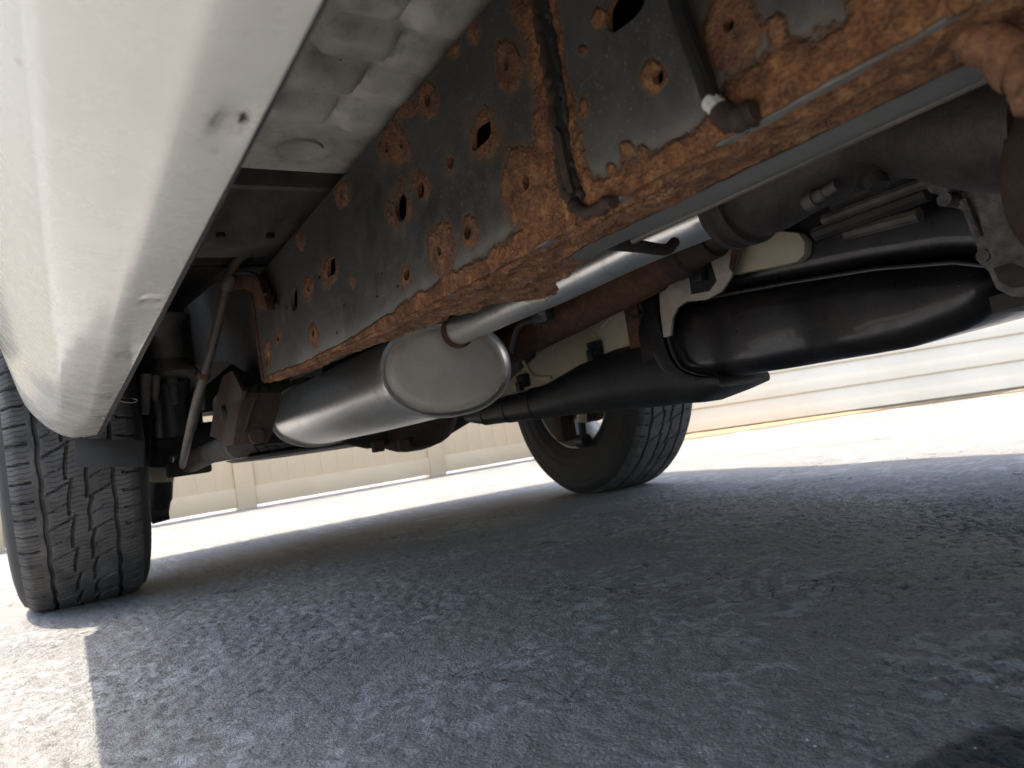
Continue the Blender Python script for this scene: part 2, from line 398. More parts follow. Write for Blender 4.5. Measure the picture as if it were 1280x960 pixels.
Z = (hh-.62)*.0115*near + (n3-.5)*.005*near + (n4-.5)*.02*near*smooth(.25, .8, np.minimum(np.hypot(X+.785, Y), np.hypot(X-.785, Y)))
Z = np.where(Z > 0, Z*.6, Z)
tyre_flat = np.minimum(np.hypot((X+.785)/.17, Y/.16), np.hypot((X-.785)/.17, Y/.16)); Z *= smooth(.6, 1.3, tyre_flat)
nx, ny = X.shape; idx = np.arange(nx*ny).reshape(nx, ny)
F = np.stack([idx[:-1, :-1], idx[1:, :-1], idx[1:, 1:], idx[:-1, 1:]], -1).reshape(-1, 4)
me = bpy.data.meshes.new('asphalt_driveway'); V = np.stack([X, Y, Z], -1).reshape(-1, 3)
me.vertices.add(len(V)); me.vertices.foreach_set('co', V.ravel()); me.loops.add(F.size); me.loops.foreach_set('vertex_index', F.ravel())
me.polygons.add(len(F)); me.polygons.foreach_set('loop_start', np.arange(0, F.size, 4)); me.update(calc_edges=True)
me.polygons.foreach_set('use_smooth', np.ones(len(F), bool))
n5 = fbm(pts*np.array([26, 26, 0])+3.3, 4, 91); wv = 1-np.abs(n5-.5)*2
worn = smooth(.86, .97, wv)*smooth(.40, .58, fbm(pts*5.0, 3, 95)); n6 = fbm(pts*70, 3, 97)
set_attr(me, 'height', np.clip(worn*(.35+n6), 0, 1).ravel())
bn = np.exp(-((Y-.22-.03*X)/.20)**2)*smooth(-.75, -.4, X)*(1-smooth(.55, 1.0, X))*(.5+n3)
set_attr(me, 'brown', np.clip(bn, 0, 1).ravel())
tw = (n3-.5)*.06+(n2-.5)*.03
tc_ = P(1300, 985, 'Z', 0.0); tarm = 1-smooth(-.006, .008, np.hypot((X-tc_[0])/1.0, (Y-tc_[1])/.9)-.088+tw)
set_attr(me, 'tar', tarm.ravel())
sun_streak = np.exp(-((Y-.235-.10*(X-.2)+(n3-.5)*.02)/.006)**2)*smooth(.10, .2, X)*(1-smooth(.62, .72, X))*.8  # thin line of sun leaking past the bumper, put into the colour
set_attr(me, 'pale', np.clip(sun_streak, 0, 1).ravel())
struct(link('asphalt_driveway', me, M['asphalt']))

# ================================================================== FENCE AND HOUSE WALL
FY = 3.4
fence = empty('vinyl_fence', (1.0, FY, 0)); tag(fence, 'tan vinyl privacy fence of upright planks behind the vehicle', 'fence')
def child(o, par):
    o.parent = par; o.matrix_parent_inverse = Matrix.Translation(-Vector(par.location)); return o
posts = [.25+1.46*k for k in range(-4, 3)]
plank_me = None
for i, xp in enumerate(posts):
    child(MB().box((xp, FY+.030, .93), (.127, .127, 1.86), bev=.006).build('post', M['vinyl_tan']), fence)
    child(MB().loft([rrect(0, 0, .07, .07, .004)]*1+[], cap=False).box((xp, FY-.012, 1.875), (.15, .15, .03), bev=.006).build('post_cap', M['vinyl_tan']), fence) if False else None
    if i+1 < len(posts):
        x0, x1 = xp+.0635, posts[i+1]-.0635
        for zc, hgt, nm in ((.085, .13, 'bottom_rail'), (1.74, .13, 'top_rail')):
            child(MB().box(((x0+x1)/2, FY, zc), (x1-x0, .045, hgt), bev=.005).build(nm, M['vinyl_tan']), fence)
        n = 11; pw = (x1-x0)/n
        for k in range(n):
            if plank_me is None:
                q = MB().box((0, 0, .9), (pw-.0015, .022, 1.56), bev=.003).build('plank', M['vinyl_tan']); plank_me = q.data
            else: q = link('plank', plank_me)
            q.location = (x0+pw*(k+.5), FY+.004*((k % 2)*.3), 0); child(q, fence)
        child(MB().box(((x0+x1)/2, FY-.002, .9), (x1-x0, .012, 1.5)).build('backing_tongue', M['vinyl_tan']), fence)

A = CAM[:2]+.87*(np.array([4.246, 3.105])-CAM[:2]); B = CAM[:2]+.87*(np.array([5.81, 1.004])-CAM[:2])
D = (B-A)/np.linalg.norm(B-A); Nn = np.array([-D[1], D[0]]); Nn = Nn if Nn@(CAM[:2]-A) > 0 else -Nn
S = A-D*1.1; LEN = 9.0
house = empty('house_wall', (*S, 0)); tag(house, 'house wall of cream horizontal siding boards right of the far wheel', 'house')
def wall_pt(t, off, z): q = S+D*t+Nn*off; return np.array((q[0], q[1], z))
child(MB().prism([wall_pt(0, .01, -.05), wall_pt(LEN, .01, -.05), wall_pt(LEN, .01, .034), wall_pt(0, .01, .034)], (*(-Nn*.2), 0)).build('foundation', M['concrete']), house)
child(MB().prism([wall_pt(0, -.02, .03), wall_pt(LEN, -.02, .03), wall_pt(LEN, -.02, 3.2), wall_pt(0, -.02, 3.2)], (*(-Nn*.15), 0)).build('wall_core', M['vinyl_white']), house)
ex = .185; b_me = None
for k in range(17):
    z0 = .035+k*ex
    prof = [(.028, z0), (.030, z0+.006), (.014, z0+ex*.92), (.006, z0+ex*.97), (.006, z0+ex+.004), (0, z0+ex+.004), (0, z0)]
    if b_me is None:
        bo = MB().loft([[wall_pt(t, a, z) for a, z in prof] for t in (0, LEN)]).build('siding_board', M['vinyl_white'], ang=25); b_me = bo.data
    else: bo = link('siding_board', b_me); bo.location.z = k*ex
    child(bo, house)
# sandy strip of ground along the wall foot
mb = MB(); rows = []
for i in range(90):
    t = LEN*i/89; wdt = .06*smooth(1.4, 2.5, t)+.34+.16*float(vnoise(np.array([[t*1.7, 0, 0]]), 5)[0])-.42*smooth(1.4, 2.5, t)
    rows.append([wall_pt(t, .0105, .018)]+[wall_pt(t, .0105+wdt*k/6, .018*(1-k/6)**.8+.004+.008*float(vnoise(np.array([[t*9, k*2., 0]]), 8)[0])*(k < 6)) for k in range(1, 7)])
o = mb.loft(rows, cap=False, closed=False).build('dirt_strip', M['dirt'], ang=180); struct(o)

# ================================================================== VEHICLE
car = empty('sport_utility_vehicle', (0, 0, 0))
tag(car, 'off white sport utility vehicle seen from underneath, its frame rail heavily rusted', 'vehicle')
TRACK, AXZ, FRONT = .785, .366, -2.85

# ---- bodywork: side skins with arches, rocker, roof
ZP = [.46, .52, .60, .66, .75, .82, .95, 1.05, 1.10, 1.40, 1.72, 1.78]
XP = [.866, .872, .885, .895, .915, .925, .93, .915, .90, .80, .66, .60]
def side_x(y, z):
    x = np.interp(z, ZP, XP)
    for yc in (0.0, FRONT):
        d = np.hypot(y-yc, z-.37); x = x+.055*np.exp(-((d-.51)/.10)**2)*(z < 1.1)
    x = x-.10*smooth(.50, .85, y)*1.0-.18*smooth(-3.2, -3.75, y)
    return x
def arch(yc, r=.475, n=26):
    return [(yc+r*math.cos(a), .37+r*math.sin(a)) for a in np.linspace(math.radians(11), math.radians(169), n)]
outline = [(.74, .50), (.80, .8), (.78, 1.05), (.72, 1.72), (-1.9, 1.72), (-2.55, 1.10), (-3.60, 1.00), (-3.72, .8), (-3.68, .52)]
low = [(-.5, .462)]
outline = outline+arch(FRONT)[::-1]+[(FRONT+.475, .462), (-.475, .462)]+arch(0.0)[::-1]
def poly_in(poly, q):
    c = False; x, y = q; n = len(poly); j = n-1
    for i in range(n):
        if (poly[i][1] > y) != (poly[j][1] > y) and x < (poly[j][0]-poly[i][0])*(y-poly[i][1])/(poly[j][1]-poly[i][1])+poly[i][0]: c = not c
        j = i
    return c
def polys_in(poly, q):
    q = np.asarray(q); poly = np.asarray(poly); c = np.zeros(len(q), bool); j = len(poly)-1
    for i in range(len(poly)):
        yi, yj = poly[i][1], poly[j][1]
        if yi != yj:
            m = ((yi > q[:, 1]) != (yj > q[:, 1])) & (q[:, 0] < (poly[j][0]-poly[i][0])*(q[:, 1]-yi)/(yj-yi)+poly[i][0]); c ^= m
        j = i
    return c
def fill(outer, holes, grid):
    """triangulate an outline with holes and inner points; returns 2-D verts, faces, hole loops"""
    vs = []; ed = []; loops = []
    for lp in [outer]+holes:
        s = len(vs); vs += [tuple(map(float, q)) for q in lp]; n = len(lp); ed += [(s+i, s+(i+1) % n) for i in range(n)]; loops.append(list(range(s, s+n)))
    g = np.asarray(grid)
    if len(g):
        g = g[polys_in(outer, g)]
        for h in holes: g = g[~polys_in(h, g)]
        vs += [tuple(map(float, q)) for q in g]
    ov, oe, of, vi, _, _ = delaunay_2d_cdt([Vector(q) for q in vs], ed, [], 0, 1e-7)
    ov = np.array([tuple(q) for q in ov]); of = [tuple(f) for f in of]
    cen = np.array([ov[list(f)].mean(0) for f in of]); ok = polys_in(outer, cen)
    for h in holes: ok &= ~polys_in(h, cen)
    inv = {}
    for k, src in enumerate(vi):
        for q in src: inv[q] = k
    return ov, [f for f, k in zip(of, ok) if k], [[inv[i] for i in lp] for lp in loops]

gy_, gz_ = np.meshgrid(np.arange(-3.7, 1.1, .06), np.arange(.5, 1.75, .06)); G = np.stack([gy_.ravel(), gz_.ravel()], -1)
ov, of, _ = fill(outline, [], G)
for sgn, nm in ((-1, 'body_side'), (1, 'body_side')):
    mb = MB(); mb.add([(sgn*side_x(y, z), y, z) for y, z in ov], of); mb.build(nm, M['paint'], car, 60)
for sgn in (-1, 1):                                                # glass band, just outside the skin
    for (a, b) in ((-2.2, -1.35), (-1.3, -.55), (-.45, .55)):
        q = [(a+(.28 if a < -2 else 0), 1.62), (b, 1.62), (b, 1.16), (a-(.05 if a < -2 else 0), 1.16)]
        mb = MB(); mb.prism([(sgn*(np.interp(z, ZP, XP)+.006), y, z) for y, z in q], (-sgn*.004, 0, 0)); mb.build('window_glass', M['glass'], car)
mb = MB(); rows = []
for y, z in [(.75, .50), (.80, .8), (.78, 1.05), (.72, 1.70), (.64, 1.78), (-1.8, 1.78), (-1.95, 1.70), (-2.55, 1.10), (-3.6, 1.0), (-3.72, .8), (-3.68, .52)]:
    xx = float(side_x(np.array(y), np.array(min(z, 1.72)))); rows.append([(t*(xx+.004), y, min(z, 1.715)+((.02+.06*(z > 1.7))*(1-t*t) if z > 1 else 0)) for t in np.linspace(-1, 1, 9)])
mb.loft(rows, cap=False, closed=False); mb.build('body_top', M['paint'], car, 50)
bb = MB(); bb.loft([[(x, y+.08*(1-(x/.9)**2), z) for (y, z) in ((.70, .46), (.80, .47), (.83, .55), (.81, .66), (.70, .68))] for x in np.linspace(-.9, .9, 13)]); bb.build('rear_bumper', M['paint'], car, 40)
bb = MB(); bb.loft([[(x, y-.12*(1-(x/.9)**2), z) for (y, z) in ((-3.6, .40), (-3.72, .42), (-3.76, .55), (-3.72, .68), (-3.6, .7))] for x in np.linspace(-.88, .88, 13)]); bb.build('front_bumper', M['paint'], car, 40)

# rocker: a swept section, rounded off where it meets the rear arch
RXA = [(-.7478, .3446), (-.750, .3445), (-.758, .3446), (-.7655, .3450), (-.7700, .3460), (-.7745, .3480), (-.785, .3525), (-.796, .3575), (-.8005, .3600), (-.8050, .3640), (-.815, .3770), (-.830, .3985), (-.843, .4190), (-.8520, .4330), (-.8585, .4460), (-.8640, .4590), (-.858, .4605), (-.848, .458)]
RXB = [(-.7478, .3446), (-.750, .3443), (-.760, .3439), (-.7700, .3438), (-.7780, .3440), (-.7860, .3450), (-.795, .3480), (-.804, .3530), (-.812, .3590), (-.8200, .3660), (-.829, .3760), (-.838, .3880), (-.846, .4010), (-.8530, .4160), (-.8590, .4360), (-.8640, .4590), (-.858, .4605), (-.848, .458)]
def _prof(q): q = curve([(x, 0, z) for x, z in q], 4); return np.array([(p_[0], p_[2]) for p_ in q])
RXA, RXB = _prof(RXA), _prof(RXB)
ys = list(np.arange(-2.36, -.62, .012))+list(np.linspace(-.62, -.497, 26))
scuffs = [(288, 155, 23, 11, 1.3), (187, 377, 14, 5, .9), (155, 445, 12, 4, .8), (135, 183, 6, 8, .5), (128, 523, 9, 4, .7), (133, 495, 9, 4, .6), (262, 196, 14, 8, .3)]
def build_rocker(sgn):
    V = []; 
    for y in ys:
        t = max(0, (y+.535)/.038); k = t*t*.35
        row = []
        kb = float(smooth(-.95, -.56, y))
        for x, z in RXA*(1-kb)+RXB*kb:
            zz = z+(.40-z)*k*.5*(z < .40); xx = x+(-.80-x)*k*.35
            xx += .0075*smooth(-.80, -.75, xx)*min(1, (-.5-y)/1.4)
            row.append((xx, y, zz))
        V.append(row)
    V = np.array(V); sc = np.zeros(V.shape[:2])
    if sgn < 0:
        pu = px_of(V.reshape(-1, 3)).reshape(V.shape[0], V.shape[1], 2)
        for u, v, a, b, s in scuffs:
            d = np.hypot((pu[..., 0]-u)/a, (pu[..., 1]-v)/b); g = np.exp(-d**2*1.4); sc = np.maximum(sc, s*smooth(1.25, .75, d)*(.25+.75*smooth(.25, .85, d)))
            if s > .85: V[..., 2] += .0022*np.exp(-d**4)*s
        # shallow ripples of a panel that has been scraped
        V[..., 2] += .0007*(fbm(V*np.array([30, 14, 30]), 2, 4)-.5)*smooth(-.90, -.75, V[..., 0])
        V[..., 0] += .0006*(fbm(V*np.array([20, 9, 20]), 2, 9)-.5)
    else: V[..., 0] *= -1
    n0, n1_ = V.shape[:2]; idx = np.arange(n0*n1_).reshape(n0, n1_)
    fs = np.stack([idx[:-1, :-1], idx[1:, :-1], idx[1:, 1:], idx[:-1, 1:]], -1).reshape(-1, 4)
    mb = MB(); mb.add(V.reshape(-1, 3), [tuple(f) for f in fs]+[tuple(idx[-1])]); me = bpy.data.meshes.new('rocker_panel'); me.from_pydata(mb.v, [], mb.f); me.update()
    bm = bmesh.new(); bm.from_mesh(me); bmesh.ops.recalc_face_normals(bm, faces=bm.faces[:]); bm.to_mesh(me); bm.free()
    shade(me, 50); set_attr(me, 'scuff', sc.ravel()); return link('rocker_panel', me, M['paint'], car)
rk = build_rocker(-1); build_rocker(1)
# inner sill walls up to the floor
for sgn in (-1, 1):
    MB().box((sgn*.742, -1.43, .480), (.008, 1.83, .268)).build('inner_sill', M['dark'], car)
    # wheel houses
    for yc in (0.0, FRONT):
        rows = [[(sgn*x, yc+.485*math.cos(a), .37+.485*math.sin(a)) for a in np.linspace(-.05, math.pi-.46, 24)] for x in (.92, .66)]
        m2 = MB(); m2.loft(rows, cap=False, closed=False); m2.box((sgn*.665, yc, .80), (.01, .96, .18)); m2.build('wheel_house', M['dark'], car)

# floor pan with pressed ribs (passenger foot well), Y -2.7 .. -1.22
def build_floor(x0, x1, y0, y1, z, name, ribs=True, step=.006):
    xs = np.arange(x0, x1+step, step); ys2 = np.arange(y0, y1+step, step); Xg, Yg = np.meshgrid(xs, ys2, indexing='ij'); Zg = np.full(Xg.shape, z)
    if ribs:
        def bead(cx, cy, hx, hy, d, ang=0, e=.022):
            c, s = math.cos(ang), math.sin(ang); dx, dy = (Xg-cx)*c+(Yg-cy)*s, -(Xg-cx)*s+(Yg-cy)*c
            q = np.hypot(np.maximum(np.abs(dx)-hx, 0), np.maximum(np.abs(dy)-hy, 0)); return d*smooth(e, .002, q)
        for k in range(10):
            yk = -1.435-.058*k
            Zg = Zg-bead(-.70+.012*(k % 2), yk, .055, .008, .020, e=.020)-bead(-.60+.006*(k % 3), yk-.026, .020, .009, .018, e=.018)-bead(-.53, yk-.004, .016, .007, .012, e=.018)
        Zg = Zg+(fbm(np.stack([Xg*14, Yg*14, 0*Xg], -1), 3, 5)-.5)*.006
        d = np.hypot(Xg+.572, Yg+1.357); Zg = Zg-.0035*smooth(.042, .030, d)+.0035*smooth(.027, .024, d)
        Zg = Zg+.06*smooth(-1.30, -1.255, Yg)
    V = np.stack([Xg, Yg, Zg], -1); a, b = Xg.shape; idx = np.arange(a*b).reshape(a, b)
    fs = np.stack([idx[:-1, :-1], idx[1:, :-1], idx[1:, 1:], idx[:-1, 1:]], -1).reshape(-1, 4)
    mb = MB(); mb.add(V.reshape(-1, 3), [tuple(f) for f in fs]); return mb.build(name, M['floor'] if ribs else M['dark'], car, 60)
fl = build_floor(-.738, -.36, -2.34, -1.236, .55, 'floor_pan')
pl_ = MB().lathe([(.004, .0), (.003, .020), (.001, .0235), (.008, .0245)], (-.572, -1.357, .546), (0, 0, 1), 32).build('floor_plug', M['floor'], fl)
# rest of the floor: a closed tray so no daylight comes from above
MB().box((.0, -.90, .66), (1.47, .74, .012)).build('rear_floor', M['dark'], car)
MB().box((.0, .11, .72), (1.36, 1.26, .012)).build('boot_floor', M['dark'], car)
MB().box((.12, -1.80, .60), (1.26, 1.10, .012)).build('floor_tunnel', M['dark'], car)
MB().box((0, -3.0, .72), (1.5, 1.3, .012)).build('engine_bay_tray', M['dark'], car)
MB().box((0, -1.245, .615), (1.48, .012, .13)).build('floor_step', M['grime'], car)
MB().box((0, -.53, .69), (1.48, .012, .08)).build('floor_step', M['dark'], car)
MB().box((0, .73, .60), (1.5, .02, .26)).build('rear_panel', M['dark'], car)

# ---- body mount outrigger with two holes in its lip
ob = P(255, 285, 'Y', -1.03); oc = P(362, 288, 'Y', -1.03); zb = P(300, 304, 'Y', -1.03)[2]
mb = MB(); 
prof = [(-1.19, .66), (-1.13, .635), (-1.085, .60), (-1.05, ob[2]+.004), (-1.031, zb+.002), (-1.028, zb), (-1.00, zb-.001), (-.96, zb+.0), (-.955, .66)]
o_r = mb.loft([[(x, y, z) for y, z in prof] for x in (ob[0]-.004, ob[0]+.004, oc[0]+.05)]).build('body_mount_outrigger', M['grime'], car, 40)
for u in (276, 338):
    c = P(u, 297, 'Z', zb-.0022); MB().lathe([(0, 0), (0, .0062), (.006, .0062), (.006, 0)], c, (0, 0, 1), 16).build('drain_hole', M['dark'], o_r)

# ---- frame rails
RXO, RXI, RTOP = -.53, -.463, .523
def zbot(y): return np.interp(y, [-2.6, -1.62, -1.34, -.90], [.349, .350, .354, .368])
def ell(u, v, a, b, n=14): return [(u+a*math.cos(2*math.pi*k/n), v+b*math.sin(2*math.pi*k/n)) for k in range(n)]
def rnd(poly, k=.28):
    out = []; n = len(poly); poly = [np.array(q, float) for q in poly]
    for i in range(n):
        p0, p1, p2 = poly[i-1], poly[i], poly[(i+1) % n]; a = p1+(p0-p1)*k; b = p1+(p2-p1)*k
        for t in (0, .35, .65, 1): out.append(tuple((1-t)**2*a+2*t*(1-t)*p1+t*t*b))
    return out
rear_holes = [rnd([(588.9, 161), (612.4, 146), (614, 171), (590.5, 193)]), ell(500.9, 258.6, 7.4, 18.5, 20), ell(525.7, 236.8, 4.5, 11.5), ell(563, 202.6, 4, 8.5), ell(535, 125, 4.6, 9), ell(483.7, 183.7, 2.6, 7.5, 10), ell(501.5, 179.7, 2.4, 6, 10),
    ell(584.9, 290.6, 4.3, 9.5), ell(549.3, 314, 2.4, 6, 10), ell(634, 82, 2.6, 7, 10), ell(657.7, 228.4, 5, 9), ell(426.6, 242.5, 2.0, 6, 10), rnd([(408.5, 325), (418.7, 320.5), (420, 341), (409.5, 348.5)]), ell(367.8, 374, 4.2, 15, 18),
    rnd([(339, 367), (345, 362), (345.6, 377), (339.4, 382)]), ell(508.3, 342.4, 3.6, 8), ell(386, 361, 1.5, 3.5, 8), ell(347.6, 422.5, 1.5, 4, 8), ell(391.6, 416.6, 1.6, 4.4, 8), ell(334, 452.2, 1.8, 7, 8),
    ell(477, 341.8, 1.2, 2.4, 8), ell(497, 357.8, 1.2, 2.4, 8), ell(471.4, 370, 1.2, 2.4, 8), ell(430, 381.5, 1.1, 2.2, 8), ell(412, 302, 1.0, 2.2, 8), ell(421, 415.7, 1.0, 2.2, 8), ell(358, 383, 1.4, 3.4, 8), ell(399.5, 344, 1.8, 4.6, 8)]
front_holes = [rnd([(757.5, 12), (768, -8), (806, -22), (805.5, 6), (792, 24), (767, 42), (758, 37)], .22), ell(822.5, 96, 7, 10.5), ell(911, 31, 7, 10)]
# rust: (u, v, a, b, strength, tone); tone 1 = dull purple-brown, 0 = orange
spots_rear = [(535, 125, 13, 24, 1, .7), (492, 182, 18, 29, 1, .8), (603, 170, 20, 31, .55, .2), (634, 80, 18, 34, 1.2, .6), (656, 232, 32, 58, 1.3, .3), (550, 310, 20, 37, 1.3, .8), (586, 291, 13, 21, .9, .9), (500, 252, 9, 22, .25, .5), (525, 234, 7, 14, .2, .3), (562, 199, 5, 11, .12, .5),
    (428, 240, 10, 19, .9, .9), (375.6, 300, 6, 15, 1, .9), (410, 340, 10, 20, .5, .6), (385, 358, 6, 16, .6, .6), (392, 421, 6, 17, .7, .6), (348, 423, 4, 10, .5, .6), (508, 346, 6, 14, .5, .4), (590, 30, 9, 26, .8, .5), (566, 62, 8, 14, .7, .5), (505, 135, 14, 16, 1, .9), (333, 355, 5, 14, .8, .6), (334, 440, 4, 18, .7, .5), (440, 350, 4, 7, .35, .3)]
spots_front = [(816, 97, 17, 21, .9, .5), (912, 38, 36, 56, 1.25, .9), (748, 22, 9, 12, .8, .1), (728, 63, 6, 8, .7, .1), (972, 38, 12, 20, .7, .4), (763, 209, 6, 7, .8, .1), (804, 190, 7, 8, .7, .1), (783, 188, 8, 9, .5, .4), (730, 130, 6, 18, .7, .1), (1110, 10, 50, 50, 1.2, .3), (1000, 70, 30, 24, .6, .4), (945, 98, 26, 22, .6, .4)]
seam = [(672, -20), (683, 40), (692, 110), (700, 180), (712, 245)]

def jac(u, v, xp):
    p0 = P(u, v, 'X', xp); e = 1e-4
    a = px_of(p0+np.array((0, e, 0))); b = px_of(p0+np.array((0, 0, e))); c = px_of(p0); return p0, np.stack([(a-c)/e, (b-c)/e], -1)
_b = [P(u, v, 'X', RXO) for u, v in ((335, 470), (383, 452), (427, 428), (475, 399), (516, 369), (545, 352), (599, 319), (636, 292), (680, 268), (725, 240), (759, 220), (828, 190), (872, 166), (896, 145), (923, 98), (961, 71), (1000, 59), (1028, 50), (1066, 42), (1090, 5), (1150, -30))]
_b = sorted([(q[1], max(.004, q[2]-float(zbot(q[1])))) for q in _b]); BANDY = [q[0] for q in _b]; BANDH = [q[1] for q in _b]
def rust_field(y, z, xp, spots, side):
    r = np.full(y.shape, -1.0); tone = np.zeros(y.shape)
    wob = .95*(fbm(np.stack([y*48, z*48, 0*y], -1), 4, 41)-.5)
    for u, v, a, b, s, tn in spots:
        p0, J = jac(u, v, xp); d = np.stack([y-p0[1], z-p0[2]], -1)@J.T
        q = s*(1.0-np.hypot(d[..., 0]/a, d[..., 1]/b))+wob*.8
        tone = np.where(q > np.maximum(r, 0), tn, tone); r = np.maximum(r, q)
    # band along the bottom edge
    h = z-zbot(y); wdt = np.interp(y, BANDY, BANDH)
    q = 1.15*(1-h/wdt)+wob*1.1; tone = np.where(q > np.maximum(r, 0), .15, tone); r = np.maximum(r, q)
    if side == 'rear':
        sy = -1.735; wd = np.interp(z, [.35, .39, .42, .44, .47, .52], [.085, .055, .034, .028, .032, .036]); q = 1.2*(1-np.abs(y-sy)/wd)+wob
        tone = np.where(q > np.maximum(r, 0), .1, tone); r = np.maximum(r, q)
    else:
        sy = -1.735; wd = np.interp(z, [.35, .37, .40, .45, .52], [.034, .024, .018, .015, .015]); q = 1.2*(1-np.abs(y-sy)/wd)+wob
        tone = np.where(q > np.maximum(r, 0), 0, tone); r = np.maximum(r, q)
    dust = np.clip(np.exp(-np.abs(h-wdt*1.15)/.010)*.75*(y < -1.1)+.5*np.exp(-h/.03)*(y > -1.3), 0, 1)
    sn = fbm(np.stack([y*35, z*0, 0*y], -1), 3, 71); scr = smooth(.0045, .0015, h)*smooth(.50, .64, sn+.25*(fbm(np.stack([y*160, z*160, 0*y], -1), 3, 73)-.5))*(y < -1.55)*.8
    r = r-1.9*scr; dust = np.maximum(dust, scr)
    return np.clip(r, -1, 1.2), tone, dust

def rail_plate(name, xp, y0, y1, holes_px, spots, side, parent, ztop=RTOP, ragged=0.0):
    holes = [[tuple(P(u, v, 'X', xp)[1:]) for u, v in h] for h in holes_px]
    st = .0036
    ysb = np.arange(y0, y1, st); outer = [(y, float(zbot(y))) for y in ysb]+[(y1, float(zbot(y1)))]
    zs = np.arange(float(zbot(y1))+st, ztop, st); outer += [(y1, z) for z in zs]+[(y1, ztop)]+[(y, ztop) for y in ysb[::-1]]
    outer += [(y0, z) for z in np.arange(float(zbot(y0))+st, ztop, st)[::-1]]
    gy_, gz_ = np.meshgrid(np.arange(y0+st*.7, y1-st*.5, st), np.arange(.35, ztop-st*.5, st)); gy_ = gy_+((np.arange(gz_.shape[0]) % 2)*st*.5)[:, None]
    g = np.stack([gy_.ravel(), gz_.ravel()], -1); g = g[(g[:, 1] > zbot(g[:, 0])+st*.6) & (g[:, 0] < y1-st*.4)]
    ov, of, loops = fill(outer, holes, g)
    r, tone, dust = rust_field(ov[:, 0], ov[:, 1], xp, spots, side)
    p3 = np.stack([0*ov[:, 0], ov[:, 0], ov[:, 1]], -1)
    fl_ = fbm(p3*150, 3, 51); f2 = fbm(p3*45, 3, 55); rr = smooth(.0, .9, r)
    disp = rr*(.0003+.0026*(fl_-.40)+.0018*(f2-.5))
    xs = xp-disp
    vs = np.stack([xs, ov[:, 0], ov[:, 1]], -1); n = len(vs); allv = [vs]; fs = list(of)
    for lp in loops[1:]:                                   # the thickness of the plate shows inside each hole
        back = vs[lp].copy(); back[:, 0] += .0045; s = n; n += len(lp); allv.append(back); k = len(lp)
        fs += [(lp[i], lp[(i+1) % k], s+(i+1) % k, s+i) for i in range(k)]
        r = np.concatenate([r, np.full(k, .6)]); tone = np.concatenate([tone, np.full(k, .5)]); dust = np.concatenate([dust, np.zeros(k)])
    vs = np.concatenate(allv); me = bpy.data.meshes.new(name); me.from_pydata([tuple(q) for q in vs], [], fs); me.update()
    bm = bmesh.new(); bm.from_mesh(me); bmesh.ops.recalc_face_normals(bm, faces=bm.faces[:]); bm.to_mesh(me); bm.free()
    shade(me, 50); set_attr(me, 'rust', r); set_attr(me, 'tone', tone); set_attr(me, 'dust', dust)
    return link(name, me, M['frame'], parent)

rail = rail_plate('frame_rail', RXO, -1.742, -.905, rear_holes, spots_rear, 'rear', car)
rail['label'] = 'dark grey frame rail side with holes and scattered rust patches'
sleeve = rail_plate('rail_sleeve', RXO-.0055, -2.62, -1.728, front_holes, spots_front, 'front', rail)
# bottom face, with a ragged inner lip and flakes of scale hanging from it
st = .0036; ysb = np.arange(-2.62, -.902, st); nxs = 30
V = []; R_ = []; T_ = []
wid = np.interp(ysb, [-2.62, -1.93, -1.84, -1.77, -1.70, -1.675, -1.593, -1.545, -1.53, -1.51, -1.487, -1.44, -1.387, -1.295, -1.18, -.86], [-.46, -.46, -.462, -.463, -.470, -.470, -.451, -.424, -.437, -.465, -.466, -.474, -.473, -.486, -.495, -.520])
rag = (fbm(np.stack([ysb*40, 0*ysb, 0*ysb], -1), 4, 77)-.5)*.012*smooth(-1.66, -1.58, ysb)
for y, wx, rg in zip(ysb, wid, rag):
    x0 = RXO-(.0055 if y < -1.732 else 0)
    for k in range(nxs):
        t = k/(nxs-1); x = x0+(wx+rg-x0)*t; V.append((x, y, float(zbot(y)))); 
        clean = smooth(.55, .68, t+.12*(float(0)))*smooth(-1.60, -1.72, y)
        R_.append(1.0-1.9*clean); T_.append(np.interp(t, [0, .3, 1], [.1, .45, .55]))
V = np.array(V); R_ = np.array(R_); T_ = np.array(T_)
fA = fbm(V*np.array([130, 70, 0]), 4, 61); fB = fbm(V*np.array([34, 22, 0]), 3, 63); tt = np.tile(np.arange(nxs)/(nxs-1), len(ysb))
ridge = np.exp(-((tt-.16-.1*(fB-.5))/.05)**2)
sn = fbm(np.stack([V[:, 1]*35, 0*tt, 0*tt], -1), 3, 71); scr = smooth(.11, .03, tt+.15*(fA-.5))*smooth(.50, .64, sn+.3*(fA-.5))*(V[:, 1] < -1.55)*.8
R_ = R_+(fB-.5)*.7*(V[:, 1] < -1.55)-1.9*scr
rr = smooth(0, .5, R_); edge = np.minimum(tt/.04, 1)
V[:, 2] -= rr*edge*((fA-.5)*.0055+(fB-.52)*.006+.0022*ridge)
sag = np.exp(-((V[:, 1]+1.505)/.050)**2)*smooth(.45, .95, tt)*.003+np.exp(-((V[:, 1]+1.60)/.022)**2)*smooth(.6, 1, tt)*.001; V[:, 2] -= sag
a, b = len(ysb), nxs; idx = np.arange(a*b).reshape(a, b); fs = np.stack([idx[:-1, :-1], idx[1:, :-1], idx[1:, 1:], idx[:-1, 1:]], -1).reshape(-1, 4)
me = bpy.data.meshes.new('rail_underside'); me.from_pydata([tuple(q) for q in V], [], [tuple(f) for f in fs]); me.update(); shade(me, 70)
set_attr(me, 'rust', R_); set_attr(me, 'tone', T_); set_attr(me, 'dust', np.where(R_ < 0, .45, 0)+.4*scr); link('rail_underside', me, M['frame'], rail)
